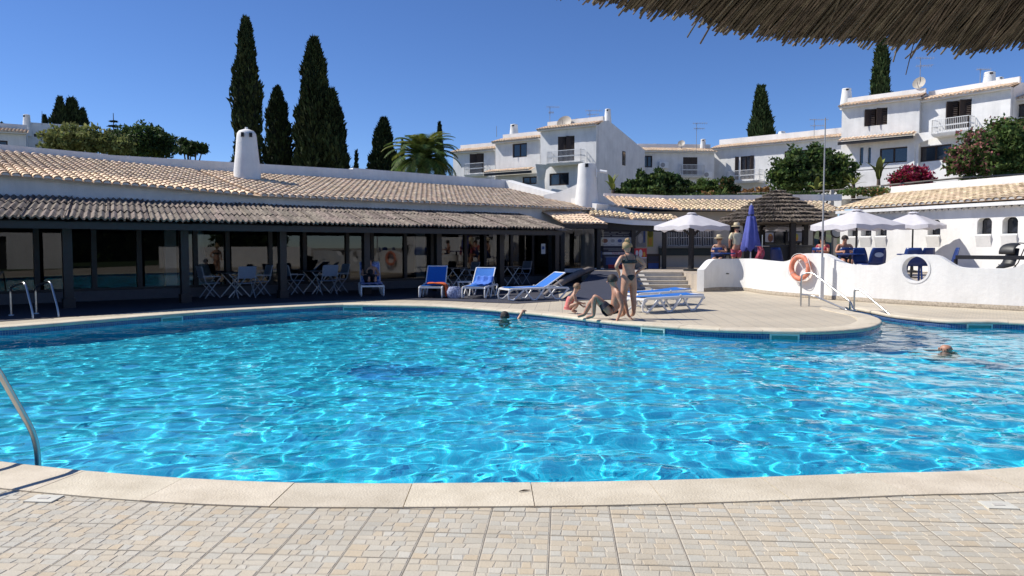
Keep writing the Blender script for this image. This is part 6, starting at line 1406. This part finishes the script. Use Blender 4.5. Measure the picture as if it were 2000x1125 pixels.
E = list(BODY_E); hand(J, E, 'wrL', (1, 0, -.1), -1, 'hL', size=.6); hand(J, E, 'wrR', (1, 0, -.3), 1, 'hR', size=.6); skin('body', J, E, M_skin, ch)
face_bits(ch, (.195, 0, .575), (.9, -.1, -.35), .08, M_hair_l, M_skin)
skin('swimsuit', {'a': (-.005, 0, .12, .088, .094), 'b': (0, 0, .17, .094, .098), 'c': (.035, 0, .27, .084, .094), 'd': (.085, 0, .37, .085, .108)}, [('a', 'b'), ('b', 'c'), ('c', 'd')], M_coral, ch, root=1)
MB().tube([(.39, -.1, .24), (.40, -.1, .03)], .006, 5).build('toy_stick', M_plastic, ch)
# ---- swimmers
p = G(985, 623, WATER_Z); sw1 = thing('person', 'dark haired swimmer holding the coping near the crouching child', 'person', (p.x, p.y, WATER_Z), R(10))
J = {'pelvis': (0, -.1, -.75, .13, .12), 'belly': (0, -.06, -.55, .12, .1), 'chest': (0, 0, -.32, .15, .11), 'neck': (0, 0, -.10, .05), 'head': (0, 0, .0, .075, .085), 'crown': (0, 0, .10, .07, .075), 'shL': (-.17, 0, -.2, .055), 'elL': (-.3, .1, -.3, .042), 'wrL': (-.2, .3, -.35, .03),
     'shR': (.17, 0, -.2, .055), 'elR': (.32, .05, -.04, .042), 'wrR': (.46, .16, .16, .03), 'hipL': (-.09, -.1, -.85, .1), 'knL': (-.1, -.15, -1.1, .06), 'caL': (-.1, -.2, -1.2, .055), 'anL': (-.1, -.3, -1.3, .04), 'toL': (-.1, -.4, -1.32, .03), 'hipR': (.09, -.1, -.85, .1), 'knR': (.1, -.15, -1.1, .06), 'caR': (.1, -.2, -1.2, .055), 'anR': (.1, -.3, -1.3, .04), 'toR': (.1, -.4, -1.32, .03)}
E = list(BODY_E); hand(J, E, 'wrR', (.5, .8, .1), 1, 'hR', (1, 0, 0)); skin('body', J, E, M_skin, sw1); face_bits(sw1, (0, 0, .05), (-.8, -.3, 0), .1, M_hair_d, M_skin)
p = G(1847, 684, WATER_Z); sw2 = thing('person', 'bald swimmer with only head and shoulder above the water on the right', 'person', (p.x, p.y, WATER_Z-.05), R(0)); sw2.scale = (1.15, 1.15, 1.15)
J = {'pelvis': (.2, .25, -.72, .14, .13), 'belly': (.15, .15, -.52, .14, .12), 'chest': (.10, .06, -.28, .16, .12), 'neck': (.03, .02, -.06, .06), 'head': (.0, 0, .035, .085, .09), 'crown': (.01, 0, .125, .08, .08), 'shL': (-.06, -.15, -.13, .065), 'elL': (-.24, -.22, -.045, .05), 'wrL': (-.42, -.16, -.03, .034),
     'shR': (.16, .19, -.17, .065), 'elR': (.1, .36, -.3, .048), 'wrR': (-.1, .4, -.35, .034), 'hipL': (.1, .28, -.82, .11), 'knL': (.05, .35, -1.1, .07), 'caL': (.05, .45, -1.18, .06), 'anL': (.05, .6, -1.25, .04), 'toL': (.05, .7, -1.3, .03), 'hipR': (.3, .28, -.82, .11), 'knR': (.32, .35, -1.1, .07), 'caR': (.32, .45, -1.18, .06), 'anR': (.32, .6, -1.25, .04), 'toR': (.32, .7, -1.3, .03)}
E = list(BODY_E); hand(J, E, 'wrL', (-1, .2, -.1), -1, 'hL', (0, 1, 0)); skin('body', J, E, M_skin2, sw2); face_bits(sw2, (-.005, 0, .065), (-.6, -.75, -.1), .098, None, M_skin2)
# ---- person lying on the first lounger (feet towards the camera)
t = thing('person', 'dark clad person reclining on the patterned towel of a lounger', 'person', L1[0]+Vector((0, 0, .40)), L1[1]); b0 = 1.0; ca, sa = math.cos(b0), math.sin(b0)
on = lambda d, y, h: (1.14+d*ca-h*sa, y, .0+d*sa+h*ca)
J = {'pelvis': (1.05, 0, .13, .12, .15), 'belly': (*on(.14, 0, .12), .115, .14), 'chest': (*on(.36, 0, .12), .12, .16), 'neck': (*on(.55, 0, .12), .05), 'head': (*on(.64, 0, .13), .075, .08), 'crown': (*on(.74, 0, .12), .07, .07), 'shL': (*on(.45, -.18, .1), .055), 'elL': (*on(.2, -.27, .1), .042), 'wrL': (1.0, -.17, .22, .03), 'shR': (*on(.45, .18, .1), .055), 'elR': (*on(.2, .27, .1), .042), 'wrR': (1.0, .17, .22, .03),
     'hipL': (.95, -.09, .12, .105), 'knL': (.55, -.10, .16, .062), 'caL': (.4, -.1, .1, .056), 'anL': (.16, -.09, .07, .038), 'toL': (.13, -.10, .21, .032), 'hipR': (.95, .09, .12, .105), 'knR': (.55, .1, .16, .062), 'caR': (.4, .1, .1, .056), 'anR': (.16, .09, .07, .038), 'toR': (.13, .1, .21, .032)}
E = list(BODY_E); hand(J, E, 'wrL', (-.5, .5, 0), -1, 'hL', (0, 1, 0)); hand(J, E, 'wrR', (-.5, -.5, 0), 1, 'hR', (0, 1, 0)); skin('body', J, E, M_skin, t); face_bits(t, on(.69, 0, .14), (-.85, 0, .4), .096, M_hair_d, M_skin)
M_black = mat('black_cloth', (.015, .015, .018), .85, .2, 10)
skin('dark_top', {'a': (1.03, 0, .13, .13, .158), 'b': (*on(.14, 0, .12), .126, .152), 'c': (*on(.38, 0, .12), .132, .172)}, [('a', 'b'), ('b', 'c')], M_black, t); skin('dark_trousers', {'p': (1.04, 0, .13, .128, .158), 'hl': (.95, -.09, .12, .115), 'kl': (.55, -.1, .16, .075), 'al': (.28, -.1, .1, .062), 'hr': (.95, .09, .12, .115), 'kr': (.55, .1, .16, .075), 'ar': (.28, .1, .1, .062)}, [('p', 'hl'), ('hl', 'kl'), ('kl', 'al'), ('p', 'hr'), ('hr', 'kr'), ('kr', 'ar')], M_black, t)
# ---- generic figures on the terrace
def stand_joints(sc_=1.0):
    return {'pelvis': (0, 0, .93, .15, .12), 'belly': (0, 0, 1.1, .145, .12), 'chest': (0, -.01, 1.3, .165, .125), 'neck': (0, .01, 1.49, .056), 'head': (0, .03, 1.58, .08, .09), 'crown': (0, .03, 1.68, .075, .08), 'shL': (-.19, 0, 1.42, .065), 'elL': (-.25, .02, 1.14, .047), 'wrL': (-.2, .17, .98, .032), 'shR': (.19, 0, 1.42, .065), 'elR': (.25, .02, 1.14, .047), 'wrR': (.2, .17, .98, .032),
            'hipL': (-.09, 0, .84, .1), 'knL': (-.1, .02, .48, .063), 'caL': (-.1, -.01, .34, .058), 'anL': (-.1, -.02, .08, .04), 'toL': (-.11, .13, .035, .036), 'hipR': (.09, 0, .84, .1), 'knR': (.1, .02, .48, .063), 'caR': (.1, -.01, .34, .058), 'anR': (.1, -.02, .08, .04), 'toR': (.11, .13, .035, .036)}
def sit_joints():
    return {'pelvis': (0, 0, .53, .15, .13), 'belly': (0, -.01, .69, .14, .12), 'chest': (0, .01, .9, .16, .12), 'neck': (0, .03, 1.08, .054), 'head': (0, .06, 1.17, .078, .088), 'crown': (0, .06, 1.27, .073, .078), 'shL': (-.19, .01, 1.01, .06), 'elL': (-.27, .08, .77, .045), 'wrL': (-.14, .3, .8, .031), 'shR': (.19, .01, 1.01, .06), 'elR': (.27, .08, .77, .045), 'wrR': (.14, .3, .8, .031),
            'hipL': (-.1, .05, .5, .1), 'knL': (-.12, .45, .5, .063), 'caL': (-.12, .46, .35, .056), 'anL': (-.12, .44, .08, .04), 'toL': (-.12, .58, .035, .036), 'hipR': (.1, .05, .5, .1), 'knR': (.12, .45, .5, .063), 'caR': (.12, .46, .35, .056), 'anR': (.12, .44, .08, .04), 'toR': (.12, .58, .035, .036)}
def straw_hat(t, c, m_=None):
    c = Vector(c); o = MB().lathe([(.19, -.015), (.185, .0), (.11, .012), (.105, .09), (.085, .125), (.02, .13)], 22, c).build('straw_hat', m_ or mat('straw', (.62, .52, .34), .9, .15, 30, .4, 120), t, True); MB().lathe([(.112, .012), (.112, .038)], 22, c).build('hat_band', M_black, o)
x = (1438-1000)/1455*26.6; t = thing('person', 'man in straw hat, pale yellow shirt and pink shorts seen from behind', 'person', (x, 26.6, TZ), R(5)); J = stand_joints(); E = list(BODY_E); hand(J, E, 'wrL', (.2, .9, -.2), -1, 'hL'); hand(J, E, 'wrR', (-.2, .9, -.2), 1, 'hR'); skin('body', J, E, M_skin2, t); face_bits(t, (0, .035, 1.62), (.1, 1, 0), .1, M_hair_d, M_skin2); straw_hat(t, (0, .02, 1.69))
skin('shirt', {'a': (0, 0, .94, .178, .15), 'b': (0, 0, 1.12, .17, .145), 'c': (0, -.01, 1.32, .185, .145), 'n': (0, .0, 1.45, .085), 'l': (-.19, 0, 1.42, .08), 'l2': (-.245, .015, 1.2, .07), 'r': (.19, 0, 1.42, .08), 'r2': (.245, .015, 1.2, .07)}, [('a', 'b'), ('b', 'c'), ('c', 'n'), ('c', 'l'), ('l', 'l2'), ('c', 'r'), ('r', 'r2')], mat('pale_yellow_shirt', (.66, .58, .38), .9, .1, 10, .3, 60), t, root=2)
skin('shorts', {'p': (0, 0, .93, .165, .138), 'l': (-.09, 0, .82, .118), 'l2': (-.1, .01, .56, .095), 'r': (.09, 0, .82, .118), 'r2': (.1, .01, .56, .095)}, [('p', 'l'), ('l', 'l2'), ('p', 'r'), ('r', 'r2')], mat('pink_shorts', (.42, .08, .12), .9, .12, 10, .3, 60), t)
def seated(px, Y, rz, label, m_sk, hair, top=None, hat=False):
    x = (px-1000)/1455*Y; t = thing('person', label, 'person', (x, Y, TZ), rz); J = sit_joints(); E = list(BODY_E); hand(J, E, 'wrL', (.4, .9, 0), -1, 'hL'); hand(J, E, 'wrR', (-.4, .9, 0), 1, 'hR'); skin('body', J, E, m_sk, t); face_bits(t, (0, .065, 1.21), (0, 1, -.05), .098, hair, m_sk)
    skin('swim_shorts', {'p': (0, 0, .55, .162, .142), 'l': (-.1, .07, .5, .112), 'l2': (-.115, .3, .5, .085), 'r': (.1, .07, .5, .112), 'r2': (.115, .3, .5, .085)}, [('p', 'l'), ('l', 'l2'), ('p', 'r'), ('r', 'r2')], M_trunk, t)
    if top: skin('top', {'a': (0, 0, .6, .16, .14), 'b': (0, 0, .72, .155, .135), 'c': (0, .01, .92, .175, .135), 'l': (-.19, .01, 1.01, .072), 'l2': (-.235, .05, .88, .06), 'r': (.19, .01, 1.01, .072), 'r2': (.235, .05, .88, .06)}, [('a', 'b'), ('b', 'c'), ('c', 'l'), ('l', 'l2'), ('c', 'r'), ('r', 'r2')], top, t, root=2)
    if hat: straw_hat(t, (0, .05, 1.28))
    return t
seated(1405, 27.6, R(150), 'woman in a sun hat seated at the left end of the terrace wall', M_skin, M_hair_l, None, True)
seated(1648, 24.6, R(170), 'bare chested dark haired man seated under the large parasol', M_skin2, M_hair_d)
seated(1607, 26.2, R(120), 'person in a red top seated beside the hut behind the pole', M_skin2, M_hair_d, mat('red_top', (.45, .06, .08), .9))
x = (1098-1000)/1455*31.6; t = seated(1098, 32.0, R(160), 'dark silhouetted diner seated behind the corner porch glass', M_skin, M_hair_d, M_black); t.location.z = .3
plastic_chair(1405, 27.75, R(60), 'dark blue chair under the woman in the sun hat'); plastic_chair(1648, 24.75, R(80), 'dark blue chair under the bare chested man'); plastic_chair(1607, 26.3, R(30), 'dark blue chair under the person in the red top')
